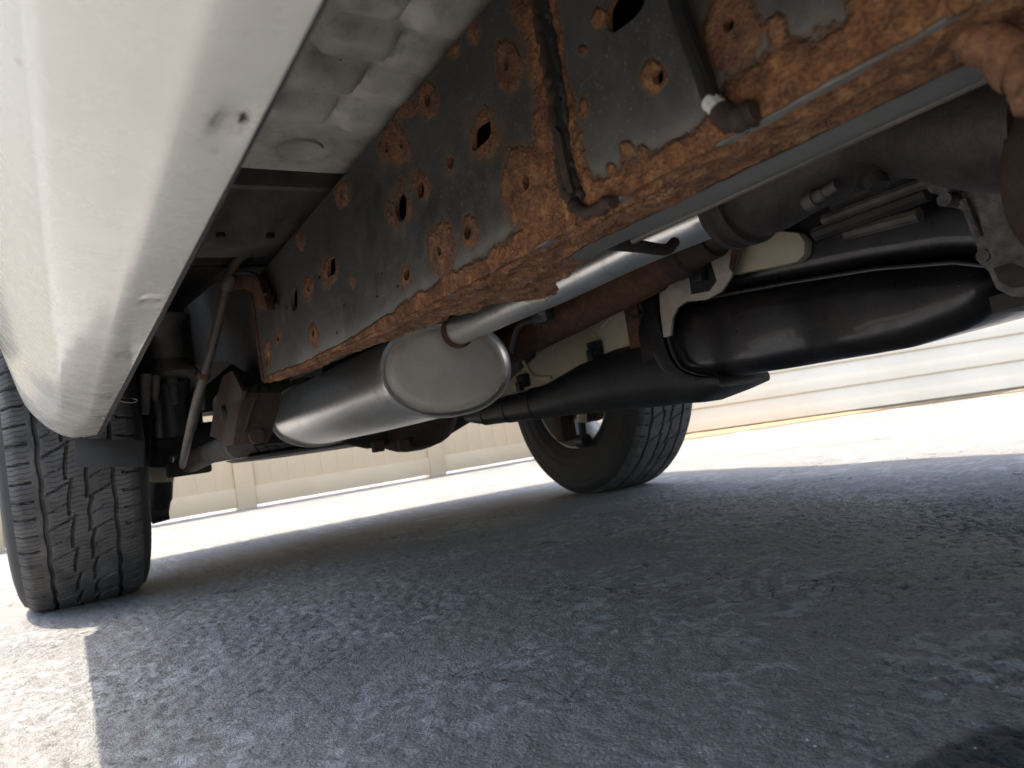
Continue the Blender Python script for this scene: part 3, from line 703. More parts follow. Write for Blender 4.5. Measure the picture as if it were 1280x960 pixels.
# inner lip edge, inner and top faces
MB().add([(RXI-.001, -2.62, .352), (RXI-.001, -1.66, .352), (RXI-.001, -1.66, RTOP), (RXI-.001, -2.62, RTOP)], [(0, 1, 2, 3)]).add([(RXI-.015, -1.70, .353), (RXI-.03, -.91, .366), (RXI-.03, -.91, RTOP), (RXI-.015, -1.70, RTOP)], [(0, 1, 2, 3)]).build('rail_inner_face', M['dark'], rail)
MB().add([(RXO, -2.62, RTOP), (RXI, -2.62, RTOP), (RXI, -.905, RTOP), (RXO, -.905, RTOP)], [(0, 1, 2, 3)]).build('rail_top_face', M['dark'], rail)
# rounded bead along the lower inner edge of the front section
MB().tube([(-.4610, y, .3510) for y in np.linspace(-2.6, -1.70, 20)], .0026, 8).build('rail_lip', M['grime'], rail)
# weld seam between the two sections: scaly bead on either side of a dark gap
sp = [P(u, v, 'X', RXO-.0075) for u, v in ((668, -30), (678, 20), (686, 60), (694, 110), (701, 160), (706, 205), (716, 243), (735, 262), (775, 252))]
sp = curve(sp, 7); rs = np.random.RandomState(3)
MB().tube([np.array(q)+np.array((-.0005, .0035, 0))+rs.normal(0, .0007, 3) for q in sp], [float(.0030+.0016*rs.rand()) for _ in sp], 8).build('weld_bead', M['rust_dark'], rail, 60)
MB().tube([np.array(q)+np.array((.0012, -.0045, .001))+rs.normal(0, .0006, 3) for q in sp[:46]], [float(.0016+.0012*rs.rand()) for _ in sp[:46]], 7).build('weld_bead', M['dark'], rail, 60)
mb = MB(); rw = [float(.0042+.0022*rs.rand()) for _ in sp[:44]]
mb.loft([[np.array(q_)+np.array((-.0008, -w_+.0005, 0)), np.array(q_)+np.array((-.0016, 0, 0)), np.array(q_)+np.array((-.0008, w_+.0005, 0)), np.array(q_)+np.array((.004, 0, 0))] for q_, w_ in zip(sp[:44], rw)]).build('seam_strip', M['black_plastic'], rail, 30)
q = [P(u, v, 'X', RXO-.011) for u, v in ((691, 156), (700, 168), (706, 200), (712, 228), (716, 240), (706, 244), (698, 225), (693, 190))]
MB().prism(q, (.006, 0, 0)).build('loose_rust_flake', M['rust_dark'], rail, 30)
# kicked-up rear section of the rail
y1, y2, y3 = -.903, -.62, -.30
mb = MB(); ring = lambda y, xo, zb_, zt: [(xo, y, zb_), (xo+.09, y, zb_), (xo+.09, y, zt), (xo, y, zt)]
rk2 = mb.loft([ring(-.906, RXO+.002, .371, RTOP-.002), ring(-.80, -.528, .395, .545), ring(-.62, -.526, .45, .60), ring(-.25, -.53, .50, .635), ring(.35, -.53, .50, .635), ring(.7, -.53, .46, .58)]).build('rail_kick_up', M['dark'], car, 30)
MB().box((RXO-.001, -.905, .445), (.006, .006, .15), bev=.002).build('rail_joint_seam', M['rust'], rail)
for s in (1,):                                                    # the rail on the far side
    mb = MB(); ring = lambda y, zb_, zt: [(.53, y, zb_), (.44, y, zb_), (.44, y, zt), (.53, y, zt)]
    mb.loft([ring(-2.6, .36, .52), ring(-.9, .37, .52), ring(-.6, .45, .60), ring(-.25, .5, .635), ring(.35, .5, .635), ring(.7, .46, .58)]).build('frame_rail', M['dark'], car, 30)
# lumpy cross member casting at the near end of the rail
cmv = [P(u, v, 'X', -.505) for u, v in ((1150, 22), (1185, 40), (1225, 62), (1262, 85), (1300, 118), (1340, 90), (1330, -40), (1150, -40))]
mb = MB(); mb.prism(cmv, (.12, 0, 0)); o = mb.build('cross_member', M['rust_pale'], car, 50, bev=.004)
lump_pts = [P(u, v, 'X', -.512) for u, v in ((1150, 12), (1170, 22), (1200, 28), (1222, 48), (1245, 62), (1275, 90), (1300, 120))]
MB().tube([q+rs.normal(0, .001, 3) for q in curve(lump_pts, 5)], [.007+.002*rs.rand() for _ in range(31)], 9).build('weld_bead', M['rust_pale'], o, 70)

# trailing arm bracket under the kick-up
bk = [P(u, v, 'Y', -.86) for u, v in ((268, 520), (283, 470), (296, 468), (312, 488), (352, 488), (346, 520), (335, 553), (290, 556))]
br_ = MB().prism([P(u, v, 'Y', -.90) for u, v in ((303, 490), (354, 489), (347, 520), (337, 553), (290, 557), (296, 520))], (.0, .09, .004)).build('suspension_bracket', M['rust_dark'], car, 30, bev=.006)
MB().prism([P(u, v, 'X', -.567) for u, v in ((289, 557), (262, 545), (268, 505), (278, 470), (290, 463), (303, 489), (297, 520))], (.006, 0, 0)).build('bracket_cheek', M['rust_dark'], br_, 30, bev=.001)
c = P(320, 546, 'Y', -.9065); MB().lathe([(0, 0), (0, .011), (.008, .011), (.008, 0)], c, (0, -1, .1), 18).build('bolt_head', M['rust_dark'], br_)
c = P(281, 517, 'X', -.568); MB().lathe([(0, 0), (0, .014), (.006, .013), (.006, 0)], c, (-1, 0, 0), 18).build('bolt_head', M['dark'], br_)
c = [P(u, v, 'Y', -.905) for u, v in ((318, 500), (312, 520), (306, 540))]; MB().tube(c, .003, 8).build('pressed_rib', M['rust_dark'], br_)

# ---- parking brake cable with clamp and hanger
cb = [P(380, 292, 'Y', -.98), P(340, 305, 'Y', -.97), P(312, 314, 'Y', -.96), P(294, 330, 'Y', -.95), P(285, 352, 'Y', -.94), P(277, 385, 'Y', -.92), P(266, 430, 'Y', -.89), P(255, 470, 'Y', -.86), P(245, 505, 'Y', -.80), P(236, 545, 'Y', -.70), P(231, 568, 'Y', -.55), P(228, 582, 'Y', -.30)]
cab = MB().tube(curve(cb, 7), .0072, 12).build('parking_brake_cable', M['cable'], car)
def ringon(a, b, rad, nm, mat, par): MB().tube([a, a+(b-a)*.06, a+(b-a)*.94, b], [rad*.9, rad, rad, rad*.9], 14).build(nm, mat, par)
ringon(P(289, 343, 'Y', -.945), P(282, 362, 'Y', -.935), .0098, 'cable_clamp', M['grime'], cab)
ringon(P(256, 466, 'Y', -.862), P(254, 474, 'Y', -.858), .0095, 'cable_collar', M['rust'], cab)
ringon(P(250, 488, 'Y', -.825), P(238, 538, 'Y', -.72), .0085, 'cable_end_sleeve', M['cable'], cab)
hb = [P(u, v, 'X', -.548) for u, v in ((286, 345), (308, 343), (322, 350), (330, 372), (334, 388), (322, 386), (316, 366), (304, 360), (288, 362))]
MB().prism(hb, (.012, 0, 0)).build('cable_bracket', M['rust'], cab, 30, bev=.0015)
MB().tube(curve([P(u, v, 'X', -.556) for u, v in ((286, 342), (308, 340), (324, 348), (331, 368))], 5), .0032, 8).build('bracket_edge', M['dark'], cab)

# ---- rear suspension on the near side, wheel well clutter
sh = MB(); s0, s1 = P(199, 645, 'Y', .05), P(208, 430, 'Y', -.02)
sa = MB().tube([s0, s0+(s1-s0)*.08, s0+(s1-s0)*.10, s0+(s1-s0)*.55, s0+(s1-s0)*.56, s1], [.022, .026, .030, .030, .022, .022], 20).build('shock_absorber', M['black_plastic'], car)
MB().tube([s0+(s1-s0)*.205, s0+(s1-s0)*.29], .0312, 20).build('shock_band', M['cream'], sa)
MB().lathe([(-.02, 0), (-.02, .026), (.02, .026), (.02, 0)], s0+np.array((0, 0, .01)), (1, 0, .1), 18).build('shock_eye', M['dark'], sa)
s2 = P(214, 470, 'Y', -.25)
bs = MB().lathe([(.0, 0), (.0, .050), (.008, .058), (.018, .056), (.04, .036), (.11, .036), (.14, .05)], s2-np.array((0, 0, .004)), (0, 0, 1), 28).build('spring_seat', M['grime'], car)
MB().lathe([(0, .013), (-.018, .013), (-.02, .009), (-.062, .008), (-.066, .0)], s2, (0, 0, 1), 14).build('seat_bolt', M['grime'], bs)
MB().box((-.56, .30, .50), (.24, .02, .46), bev=.004).build('dark_blocker', M['dark'], car)  # dark box added behind the suspension to close off light gaps
MB().tube([s2+np.array((.0, .05, -.005)), s2+np.array((.0, .06, -.06)), s2+np.array((.0, .07, -.13))], [.046, .034, .040], 18).build('bump_stop', M['black_plastic'], car)
for (u, v, u2, v2, wd) in ((183, 468, 181, 518, .012), (196, 470, 194, 500, .008), (250, 478, 252, 512, .010)):
    a_, b_ = P(u, v, 'Y', -.32), P(u2, v2, 'Y', -.32); MB().tube([a_, (a_+b_)/2, b_], [wd, wd*.9, wd*.75], 10).build('brake_line_bracket', M['grime'], car)
MB().tube(curve([P(u, v, 'Y', -.47) for u, v in ((151, 492), (149, 500), (158, 503), (168, 503), (172, 500), (166, 498))], 5), .0008, 6).build('loose_wire', M['zinc'], car)
la = [P(300, 556, 'Y', -.55), P(262, 566, 'Y', -.30), P(232, 580, 'Y', -.05)]
MB().tube(la, [.026, .024, .028], 14).build('trailing_arm', M['grime'], car)
MB().box(P(236, 585, 'Y', -.08), (.10, .05, .035), bev=.008).build('shock_mount', M['dark'], car)
ax = MB().lathe([(-.60, .040), (-.22, .042), (-.14, .06), (-.05, .09), (.20, .09), (.28, .06), (.34, .042), (.62, .040)], (0, 0.02, .345), (1, 0, 0), 24, True).build('rear_axle', M['dark'], car)
df = [rrect(.10, .342, .05, .05, .04, 6, y) for y in (-.19,)]+[rrect(.10, .340, .075, .07, .06, 6, -.14), rrect(.10, .338, .115, .100, .09, 6, -.06), rrect(.10, .336, .125, .108, .1, 6, .03), rrect(.10, .338, .115, .1, .09, 6, .10), rrect(.10, .342, .06, .06, .05, 6, .14)]
MB().loft(df).build('differential_housing', M['rust_dark'], ax, 50)
for q in ((-.05, -.07, .256), (.02, -.09, .250)): MB().box(q, (.03, .03, .03), bev=.004).build('housing_lug', M['rust_dark'], ax)
fpt = [P(93, 548, 'Y', -.462), P(181, 550, 'Y', -.462), P(180, 584, 'Y', -.462), P(95, 584, 'Y', -.462)]
MB().prism(fpt, (0, .005, 0)).build('mud_flap', M['black_plastic'], car, 30, bev=.0012)

# ---- wheels
TR, TW = .374, .132
def tread_mesh():
    na, nsx = 900, 120
    th = np.linspace(0, 2*math.pi, na, endpoint=False); s = np.linspace(-1, 1, nsx)
    Sg, Tg = np.meshgrid(s, th, indexing='ij'); HW = .112
    N = 31; q = Tg*N/(2*math.pi); ph = q % 1.0
    def groove(c, w): return smooth(w*1.25, w*.7, np.abs(Sg-c))
    h = np.zeros_like(Sg)
    h = np.maximum(h, groove(-.58+.012*np.sin(Tg*N), .034)); h = np.maximum(h, groove(.53+.012*np.sin(Tg*N+1), .034))
    z1 = -.17-.10*(ph**2-.4)-.02*np.sin(6.28*ph); ph2 = (q+.45) % 1.0; z2 = .12-.10*(ph2**2-.4)
    h = np.maximum(h, groove(z1, .028)); h = np.maximum(h, groove(z2, .028))
    def lat(c0, c1, slope, off, w, mul=1.0):
        m = (Sg > c0) & (Sg < c1); d = np.abs(((mul*q+slope*Sg+off) % 1)-.5); return m*smooth(w*1.4, w*.7, d)
    h = np.maximum(h, .85*lat(-.58, -.16, .75, .62, .030)); h = np.maximum(h, .85*lat(.10, .53, .75, .95, .030))
    h = np.maximum(h, .9*lat(-1.01, -.70, -.30, .2, .045, 2)); h = np.maximum(h, .9*lat(.66, 1.01, .30, .1, .045, 2))
    h = np.maximum(h, .45*lat(-.40, -.20, .75, .12, .018)); h = np.maximum(h, .45*lat(.30, .53, .75, .45, .018))
    h = np.maximum(h, .35*lat(.14, .26, .75, .45, .018))
    crown = .004*Sg**2+.011*np.clip((np.abs(Sg)-.82)/.18, 0, 1)**2
    Rr = TR-crown-.0085*h
    return Sg, Tg, Rr, HW, h
def make_tyre():
    Sg, Tg, Rr, HW, h = tread_mesh(); ns, na = Sg.shape
    X = Sg*HW; Yv = Rr*np.sin(Tg); Zv = -Rr*np.cos(Tg)
    lim = -AXZ+.0015*h*2; fl = np.maximum(Zv, -AXZ+.008*h); Zv = np.where(Zv < -.3, fl, Zv)
    V = np.stack([X, Yv, Zv], -1).reshape(-1, 3); idx = np.arange(ns*na).reshape(ns, na)
    nxt = np.roll(idx, -1, 1); fs = np.stack([idx[:-1], idx[1:], nxt[1:], nxt[:-1]], -1).reshape(-1, 4)
    me = bpy.data.meshes.new('tread'); me.from_pydata([tuple(q) for q in V], [], [tuple(f) for f in fs]); me.update()
    bm = bmesh.new(); bm.from_mesh(me); bmesh.ops.recalc_face_normals(bm, faces=bm.faces[:]); bm.to_mesh(me); bm.free()
    shade(me, 30)
    uvl = me.uv_layers.new(name='UVMap'); li = np.empty(len(me.loops), np.int32); me.loops.foreach_get('vertex_index', li)
    u = (Sg.ravel()+1)/2; v = (Tg.ravel()/(2*math.pi)); uv = np.stack([u[li], v[li]], -1); uvl.data.foreach_set('uv', uv.ravel())
    return me
tread_me = make_tyre(); tread_me.materials.append(M['tread'])
def lathe_mesh(name, prof, n=72, flat=False):
    mb = MB(); mb.lathe(prof, (0, 0, 0), (1, 0, 0), n)
    if flat: mb.v = [(x, y, max(z, -AXZ+.002)) for x, y, z in mb.v]
    return mb
side_prof = [(.110, TR-.0155), (.121, TR-.022), (.127, TR-.036), (.1285, TR-.040), (.1270, TR-.042), (.1305, TR-.052), (.1330, .312), (.1318, .3105), (.1335, .300), (.1340, .285), (.1325, .266), (.1310, .264), (.1315, .258), (.129, .248), (.125, .236), (.1235, .2345), (.123, .228), (.116, .218), (.112, .212), (.104, .206)]
rimp = [(-.112, .212), (-.110, .206), (-.098, .204), (-.090, .196), (-.07, .19), (.0, .186), (.06, .19), (.085, .196), (.098, .204), (.110, .206), (.112, .213), (.106, .214)]
def make_wheel(loc, flip, label=None):
    wobj = empty('wheel', loc); wobj.parent = car
    if flip: wobj.rotation_euler.z = math.pi
    ty = link('tyre', tread_me, None, wobj)
    for s in (1, -1):
        nm = 'sidewall'
        if (nm, s) not in cache: cache[(nm, s)] = lathe_mesh(nm, [(s*a, r) for a, r in side_prof], 96, True).build(nm, M['sidewall'], None, 60).data; bpy.data.objects.remove(bpy.data.objects[-1] if False else [o for o in bpy.data.objects if o.data == cache[(nm, s)]][0])
        link(nm, cache[(nm, s)], None, wobj)
    if 'rim' not in cache:
        mb = lathe_mesh('rim', rimp, 72)
        mb.lathe([(.075, .0), (.078, .05), (.070, .07), (.06, .068), (.055, 0)], (0, 0, 0), (1, 0, 0), 36)
        for k in range(6):
            a = 2*math.pi*k/6; c, s_ = math.cos(a), math.sin(a); R3 = np.array([[1, 0, 0], [0, c, -s_], [0, s_, c]])
            for rr_, ww, xx in ((.125, .066, .072),): mb.box(R3@np.array((xx, 0, rr_)), (.024, ww, .14), rot=R3, bev=.006)
        cache['rim'] = mb.build('rim', M['rim'], None, 40).data
        mb = MB().lathe([(-.06, .0), (-.06, .125), (-.055, .13), (-.01, .13), (.0, .12), (.0, .0)], (0, 0, 0), (1, 0, 0), 40); mb.box((-.03, .12, .04), (.07, .06, .12), bev=.01)
        mb.lathe([(-.13, .035), (-.10, .05), (-.06, .055)], (0, 0, 0), (1, 0, 0), 20); cache['brake'] = mb.build('brake_drum', M['rust_dark'], None, 40).data
        for kk in ('rim', 'brake'):
            for o in [o for o in bpy.data.objects if o.data == cache[kk]]: bpy.data.objects.remove(o)
    link('rim', cache['rim'], None, wobj); link('brake_drum', cache['brake'], None, wobj)
    return wobj
cache = {}
wn = make_wheel((-TRACK, 0, AXZ), True); wf = make_wheel((TRACK, 0, AXZ), False)
make_wheel((-TRACK, FRONT, AXZ), True); make_wheel((TRACK, FRONT, AXZ), False)
kn = MB().box(P(706, 533, 'X', .66), (.06, .05, .10), bev=.012).build('brake_caliper', M['rust_dark'], car)
MB().lathe([(-.02, 0), (-.02, .022), (.02, .022), (.02, 0)], P(729, 551, 'X', .64), (0, 1, 0), 16).build('knuckle_joint', M['black_plastic'], kn)
MB().tube([P(727, 500, 'X', .63), P(727, 527, 'X', .63)], .016, 14).build('damper_sleeve', M['cream'], kn)
MB().tube([P(727, 527, 'X', .63), P(729, 548, 'X', .635)], .012, 14).build('damper_end', M['dark'], kn)
# spare tyre slung flat under the boot floor
spw = empty('spare_wheel', (-.02, .40, .0)); spw.parent = car
sp_t = link('tyre', tread_me, None, spw); sp_t.rotation_euler = (0, math.radians(90), 0); sp_t.location = (0, 0, .395); sp_t.scale = (.9, .98, .98)
MB().lathe([(-.11, .35), (-.118, .33), (-.12, .28), (-.105, .21), (-.06, .2), (-.05, 0)], (0, 0, .395), (0, 0, 1), 48).build('sidewall', M['sidewall'], spw)

# ---- exhaust: muffler, pipe, flange, converter
MC = np.array(P(560, 460, 'Y', -.98)); MX, MZ = MC[0], MC[2]; HX, HZ = .115, .077
def oval(y, hx, hz, n=64, p=2.15): return [(MX+hx*np.sign(math.cos(a))*abs(math.cos(a))**(2/p), y, MZ+hz*np.sign(math.sin(a))*abs(math.sin(a))**(2/p)) for a in np.linspace(0, 2*math.pi, n, endpoint=False)]
mb = MB(); mb.loft([oval(y, HX+e, HZ+e) for y, e in ((-.968, 0), (-.955, -.001), (-.8, 0), (-.62, .0008), (-.45, 0), (-.26, -.001), (-.245, 0))], cap=False)
muf = mb.build('muffler', M['steel'], car, 40); muf['label'] = 'bright stainless oval muffler body'
mb = MB(); mb.loft([oval(y, HX+e, HZ+e) for y, e in ((-.966, -.002), (-.967, .0022), (-.972, .0038), (-.980, .0038), (-.984, .003), (-.984, -.003), (-.978, -.0065), (-.972, -.009))], cap=False); mb.build('muffler_rim', M['steel'], muf, 60)
mb = MB(); mb.loft([oval(y, HX+e, HZ+e) for y, e in ((-.247, -.002), (-.246, .0035), (-.240, .0055), (-.232, .0055), (-.228, .001), (-.232, -.008))], cap=True); mb.build('muffler_rim', M['shield'], muf, 60)
PX = P(567, 416, 'Y', -.975); PXX, PZ = PX[0], PX[2]
# end cap as a fine fan so that the heat tint has somewhere to live
rings = []; 
for f_ in np.linspace(1, .02, 26): rings.append([(MX+(x-MX)*f_, -.974-.006*math.sin(min(1, (1-f_)*6)*math.pi/2), MZ+(z-MZ)*f_) for x, y, z in oval(0, HX-.007, HZ-.007)])
mb = MB(); mb.loft(rings, cap=False); mb.f.append(tuple(range(25*64, 26*64))); cap_o = mb.build('muffler_end_cap', M['capmat'], muf, 60)
vv = np.array([tuple(q.co) for q in cap_o.data.vertices]); dd = np.hypot(vv[:, 0]-PXX-.004, vv[:, 2]-PZ+.008)
set_attr(cap_o.data, 'heat', np.clip(smooth(.075, .020, dd)*1.0, 0, 1))
pp = [P(567, 416, 'Y', -.975), P(640, 382, 'X', PXX), P(700, 355, 'X', PXX-.002), P(800, 305, 'X', PXX-.003), P(905, 259, 'X', PXX-.004)]
pipe = MB().tube(curve(pp, 10), .0240, 28).build('exhaust_pipe', M['steel'], car, 60)
yy = np.array([q.co[1] for q in pipe.data.vertices]); set_attr(pipe.data, 'heat', .8*smooth(-1.025, -.985, yy)+.5*smooth(-1.56, -1.60, yy))
MB().lathe([(-.004, .022), (.0, .0285), (.006, .029), (.010, .025)], np.array(pp[0])+np.array((0, -.018, 0)), (0, 1, 0), 28).build('weld_collar', M['rust'], pipe, 60)
fd = np.array(pp[-1])-np.array(pp[-2]); fd /= np.linalg.norm(fd)
cst = np.array(pp[-1]); 
cc = [cst+fd*.004, cst+fd*.03, P(985, 218, 'X', PXX-.004), P(1040, 188, 'X', PXX-.004), P(1095, 160, 'X', PXX-.005), P(1160, 140, 'X', PXX-.008), P(1240, 140, 'X', PXX-.015), P(1330, 130, 'X', PXX-.02)]
conv = MB().tube(curve(cc, 6), list(np.interp(np.arange(43), [0, 5, 9, 16, 22, 28, 34, 42], [.030, .0385, .043, .040, .038, .046, .052, .056])), 32).build('catalytic_converter', M['exhaust'], car, 60)
fl1 = MB().lathe([(-.010, .026), (-.010, .040), (-.007, .044), (.0, .044), (.004, .040), (.010, .040), (.013, .045), (.020, .045), (.022, .038)], cst+fd*.012, fd, 36).build('exhaust_flange', M['exhaust'], conv, 40)
q0 = P(1008, 255, 'X', PXX-.03); q1 = P(1046, 231, 'X', PXX-.03)
MB().tube([q0, q0+(q1-q0)*.3, q0+(q1-q0)*.32, q0+(q1-q0)*.6, q0+(q1-q0)*.62, q1], [.0075, .0075, .0055, .0055, .0045, .0045], 12).build('flange_bolt', M['grime'], conv)
MB().lathe([(0, 0), (0, .014), (.012, .014), (.012, .009), (.022, .008), (.022, 0)], P(1086, 208, 'X', PXX-.02), (-.2, -.35, -.9), 14).build('oxygen_sensor', M['dark'], conv)
b0 = P(1330, 190, 'X', PXX-.04); MB().lathe([(-.02, .048), (-.014, .062), (-.004, .064), (.004, .060), (.012, .066), (.022, .062), (.028, .05)], b0+np.array((.03, 0, .0)), np.array(cc[-1])-np.array(cc[-2]), 40).build('converter_flange', M['rust_dark'], conv, 60)
# hangers
h0 = [P(752, 300, 'X', -.468), P(765, 304, 'X', -.44), P(800, 308, 'X', -.37), P(832, 312, 'X', -.30), P(843, 303, 'X', -.27)]
hg = MB().tube(curve(h0, 5), .0055, 10).build('exhaust_hanger_rod', M['rust_dark'], car)
hr = P(678, 392, 'X', -.17); hgr = MB().box(hr, (.02, .045, .032), bev=.009).build('exhaust_hanger', M['black_plastic'], car)
MB().tube([hr+np.array((-.012, -.012, .0)), hr+np.array((-.014, -.022, -.004))], .004, 8).build('hanger_pin', M['zinc'], hgr)
MB().tube(curve([P(672, 398, 'X', -.16), P(652, 405, 'X', -.155), P(644, 418, 'X', -.15), P(640, 440, 'X', -.15)], 5), .005, 8).build('hanger_wire', M['dark'], hgr)
MB().prism([P(u, v, 'X', -.428) for u, v in ((640, 372), (668, 365), (690, 368), (680, 376), (662, 379))], (.004, .002, 0)).build('heat_shield_tab', M['shield'], car, 30)

# ---- drive shaft
d0, d1 = P(845, 320, 'X', -.02), P(640, 428, 'X', -.02)
ds = MB().tube([d0, d0+(d1-d0)*.10, d0+(d1-d0)*.11, d0+(d1-d0)*.5, d1, d1+(d1-d0)*.6], [.034, .034, .038, .039, .039, .038], 28).build('drive_shaft', M['rust_tube'], car, 50)
MB().tube([d0-(d1-d0)*.16, d0-(d1-d0)*.06, d0-(d1-d0)*.05, d0+(d1-d0)*.01], [.030, .030, .036, .036], 24).build('shaft_yoke', M['rust_dark'], ds)
MB().tube([d0-(d1-d0)*.5, d0-(d1-d0)*.14], .024, 20).build('slip_joint', M['dark'], ds)

# ---- fuel tank, shields and straps
TX = .09
def tpt(u, v, x=TX): return P(u, v, 'X', x)
lowz = [(-1.658, .326, .342), (-1.652, .306, .347), (-1.640, .290, .352), (-1.61, .276, .358), (-1.54, .267, .368), (-1.464, .266, .378), (-1.329, .268, .392), (-1.183, .275, .402), (-1.10, .282, .404), (-1.06, .290, .404)]
lw = np.array(lowz); yq = np.array([-1.656, -1.648, -1.636]+list(np.linspace(-1.62, -1.06, 34)))
lowz = list(zip(yq, np.interp(yq, lw[:, 0], lw[:, 1]), np.interp(yq, lw[:, 0], lw[:, 2])))
rings = []
for y, zl, zt in lowz:
    hx = .20-(.02 if y < -1.64 else 0); hz = (zt-zl)/2; dent = .014*math.exp(-((y+1.38)/.05)**2)
    r = rrect(TX+.20, (zt+zl)/2, hx, hz, min(.030, hz*.98), 7, y); r = [(x, yy_, z+(.030*max(0, (x-TX-.04)/.36) if z < (zt+zl)/2 else 0)) for x, yy_, z in r]
    nn = fbm(np.array([(x*9, yy_*9, z*9) for x, yy_, z in r]), 3, 19)-.5
    dent2 = .010*math.exp(-((y+1.22)/.035)**2)
    rings.append([(x+((dent+dent2*.6)*(1 if x < TX+.05 else 0))+n_*.008, yy_, z+n_*.004) for (x, yy_, z), n_ in zip(r, nn)])
tank = MB().loft(rings).build('fuel_tank', M['black'], car, 60); tank['label'] = 'glossy black fuel tank belly'
MB().loft([rrect(TX+.21, (z0+.52)/2, .197, (.52-z0)/2, .030, 6, y) for y, z0 in ((-1.648, .345), (-1.60, .36), (-1.5, .374), (-1.3, .395), (-1.06, .405))]).build('tank_upper_shell', M['black'], tank, 50)
MB().loft([[(TX-.008, y, z+.0025), (TX-.008, y, z-.0025), (TX+.36, y, z-.0025), (TX+.36, y, z+.0025)] for y, z in ((-1.655, .338), (-1.62, .352), (-1.528, .3695), (-1.40, .385), (-1.212, .403), (-1.06, .407))]).build('tank_seam', M['black'], tank, 20, bev=.001)
# rear shield: pipe-like lower edge growing into the tank
rings = []
for u, v, hz in ((592, 519, .014), (597, 518, .021), (606, 517, .026), (622, 514, .028), (650, 509, .031), (690, 500, .037), (730, 486, .052), (770, 475, .060), (810, 468, .062), (845, 463, .060), (870, 467, .050), (895, 473, .026), (915, 476, .008)):
    q = tpt(u, v, TX+.03); rings.append(rrect(q[0]+.03, q[2], .06, hz, hz*.8, 6, q[1]))
skid = MB().loft(rings).build('tank_shield', M['black_plastic'], car, 60); skid['label'] = 'black plastic shield along the lower rear of the fuel tank'
for u, v, hz in ((612, 516, .0285), (640, 511, .031), (672, 504, .0345)):
    q = tpt(u, v, TX+.03); MB().loft([rrect(q[0]+.03, q[2], .0615, hz+.0015, hz*.8, 6, q[1]+dy) for dy in (-.006, .006)]).build('shield_rib', M['black_plastic'], skid, 60)
mb = MB(); q = [tpt(u, v, TX+.045) for u, v in ((612, 505), (640, 470), (690, 425), (745, 392), (790, 378), (812, 372), (812, 460), (745, 475), (690, 495))]
crm = mb.prism(q, (.30, 0, 0)).build('tank_rear_shell', M['cream'], tank, 40, bev=.012)
for pts_ in (((735, 395), (742, 415), (748, 440)), ((655, 452), (668, 470), (690, 472)), ((770, 385), (762, 400), (752, 408))):
    MB().tube(curve([tpt(u, v, TX+.044) for u, v in pts_], 5), .005, 8).build('shell_rib', M['cream'], tank)
for u, v in ((744, 436), (654, 476)):
    cl = tpt(u, v, TX+.034); MB().box(cl, (.02, .030, .030), bev=.004).box(cl+np.array((-.012, 0, -.012)), (.012, .018, .022), bev=.002).build('shield_clip', M['black_plastic'], skid)
MB().prism([tpt(u, v, TX+.02) for u, v in ((779, 384), (795, 378), (806, 440), (800, 446), (788, 438))], (.012, 0, 0)).build('rusty_strap', M['rust'], tank, 30, bev=.002)
def strap(name, pts_, mat, wdt=.034, x=TX-.012, par=None):
    c = curve([tpt(u, v, x) for u, v in pts_], 6); mb = MB()
    mb.loft([[q+np.array((0, -wdt/2, 0)), q+np.array((0, wdt/2, 0)), q+np.array((.010, wdt/2, .002)), q+np.array((.010, -wdt/2, .002))] for q in c]); return mb.build(name, mat, par or tank, 30, bev=.002)
strap('tank_strap', ((806, 362), (814, 400), (824, 440), (838, 462), (858, 472), (880, 474)), M['black'])
strap('strap_edge', ((824, 358), (830, 398), (838, 435), (850, 458), (868, 467), (884, 470)), M['dark'], .006, TX-.018)
bp = [tpt(u, v, TX-.03) for u, v in ((823, 350), (834, 336), (870, 318), (925, 289), (921, 318), (914, 345), (902, 364), (882, 375), (858, 377), (846, 385), (840, 398), (838, 420), (829, 422), (825, 390))]
hs = MB().prism(bp, (.006, 0, 0)).build('heat_shield_bracket', M['shield'], car, 30, bev=.0018)
MB().prism([tpt(u, v, TX-.033) for u, v in ((860, 338), (887, 328), (894, 352), (885, 364), (864, 368))], (.004, 0, 0)).build('shield_window', M['black_plastic'], hs, 30)
MB().box(tpt(874, 345, TX-.040), (.014, .022, .020), bev=.003).build('retaining_clip', M['black_plastic'], hs)
MB().tube(curve([tpt(u, v, TX-.032) for u, v in ((843, 352), (852, 342), (862, 336), (886, 326), (905, 318))], 4), .003, 8).build('pressed_rib', M['shield'], hs)
MB().prism([tpt(u, v, TX-.034) for u, v in ((917, 296), (925, 290), (921, 318), (915, 340), (911, 335))], (.003, 0, 0)).build('rust_patch_edge', M['rust'], hs)
cp = [tpt(u, v, TX-.004) for u, v in ((915, 300), (940, 293), (975, 288), (997, 290), (1006, 302), (1005, 318), (996, 328), (970, 334), (930, 341), (915, 345))]
MB().prism(cp, (.02, 0, 0)).build('cream_pad', M['cream'], tank, 40, bev=.006)
# lines and bars in the dark above the tank
for (u0, v0, u1, v1, x, r_, mt) in ((1020, 292, 1160, 240, .0, .010, 'dark'), (1030, 275, 1170, 222, -.02, .007, 'grime'), (1058, 292, 1150, 268, .05, .009, 'grime'), (880, 300, 1010, 255, .02, .012, 'dark'), (1040, 255, 1140, 215, -.05, .008, 'dark')):
    MB().tube([P(u0, v0, 'X', x), P((u0+u1)/2, (v0+v1)/2, 'X', x), P(u1, v1, 'X', x)], r_, 10).build('fuel_line', M[mt], car)

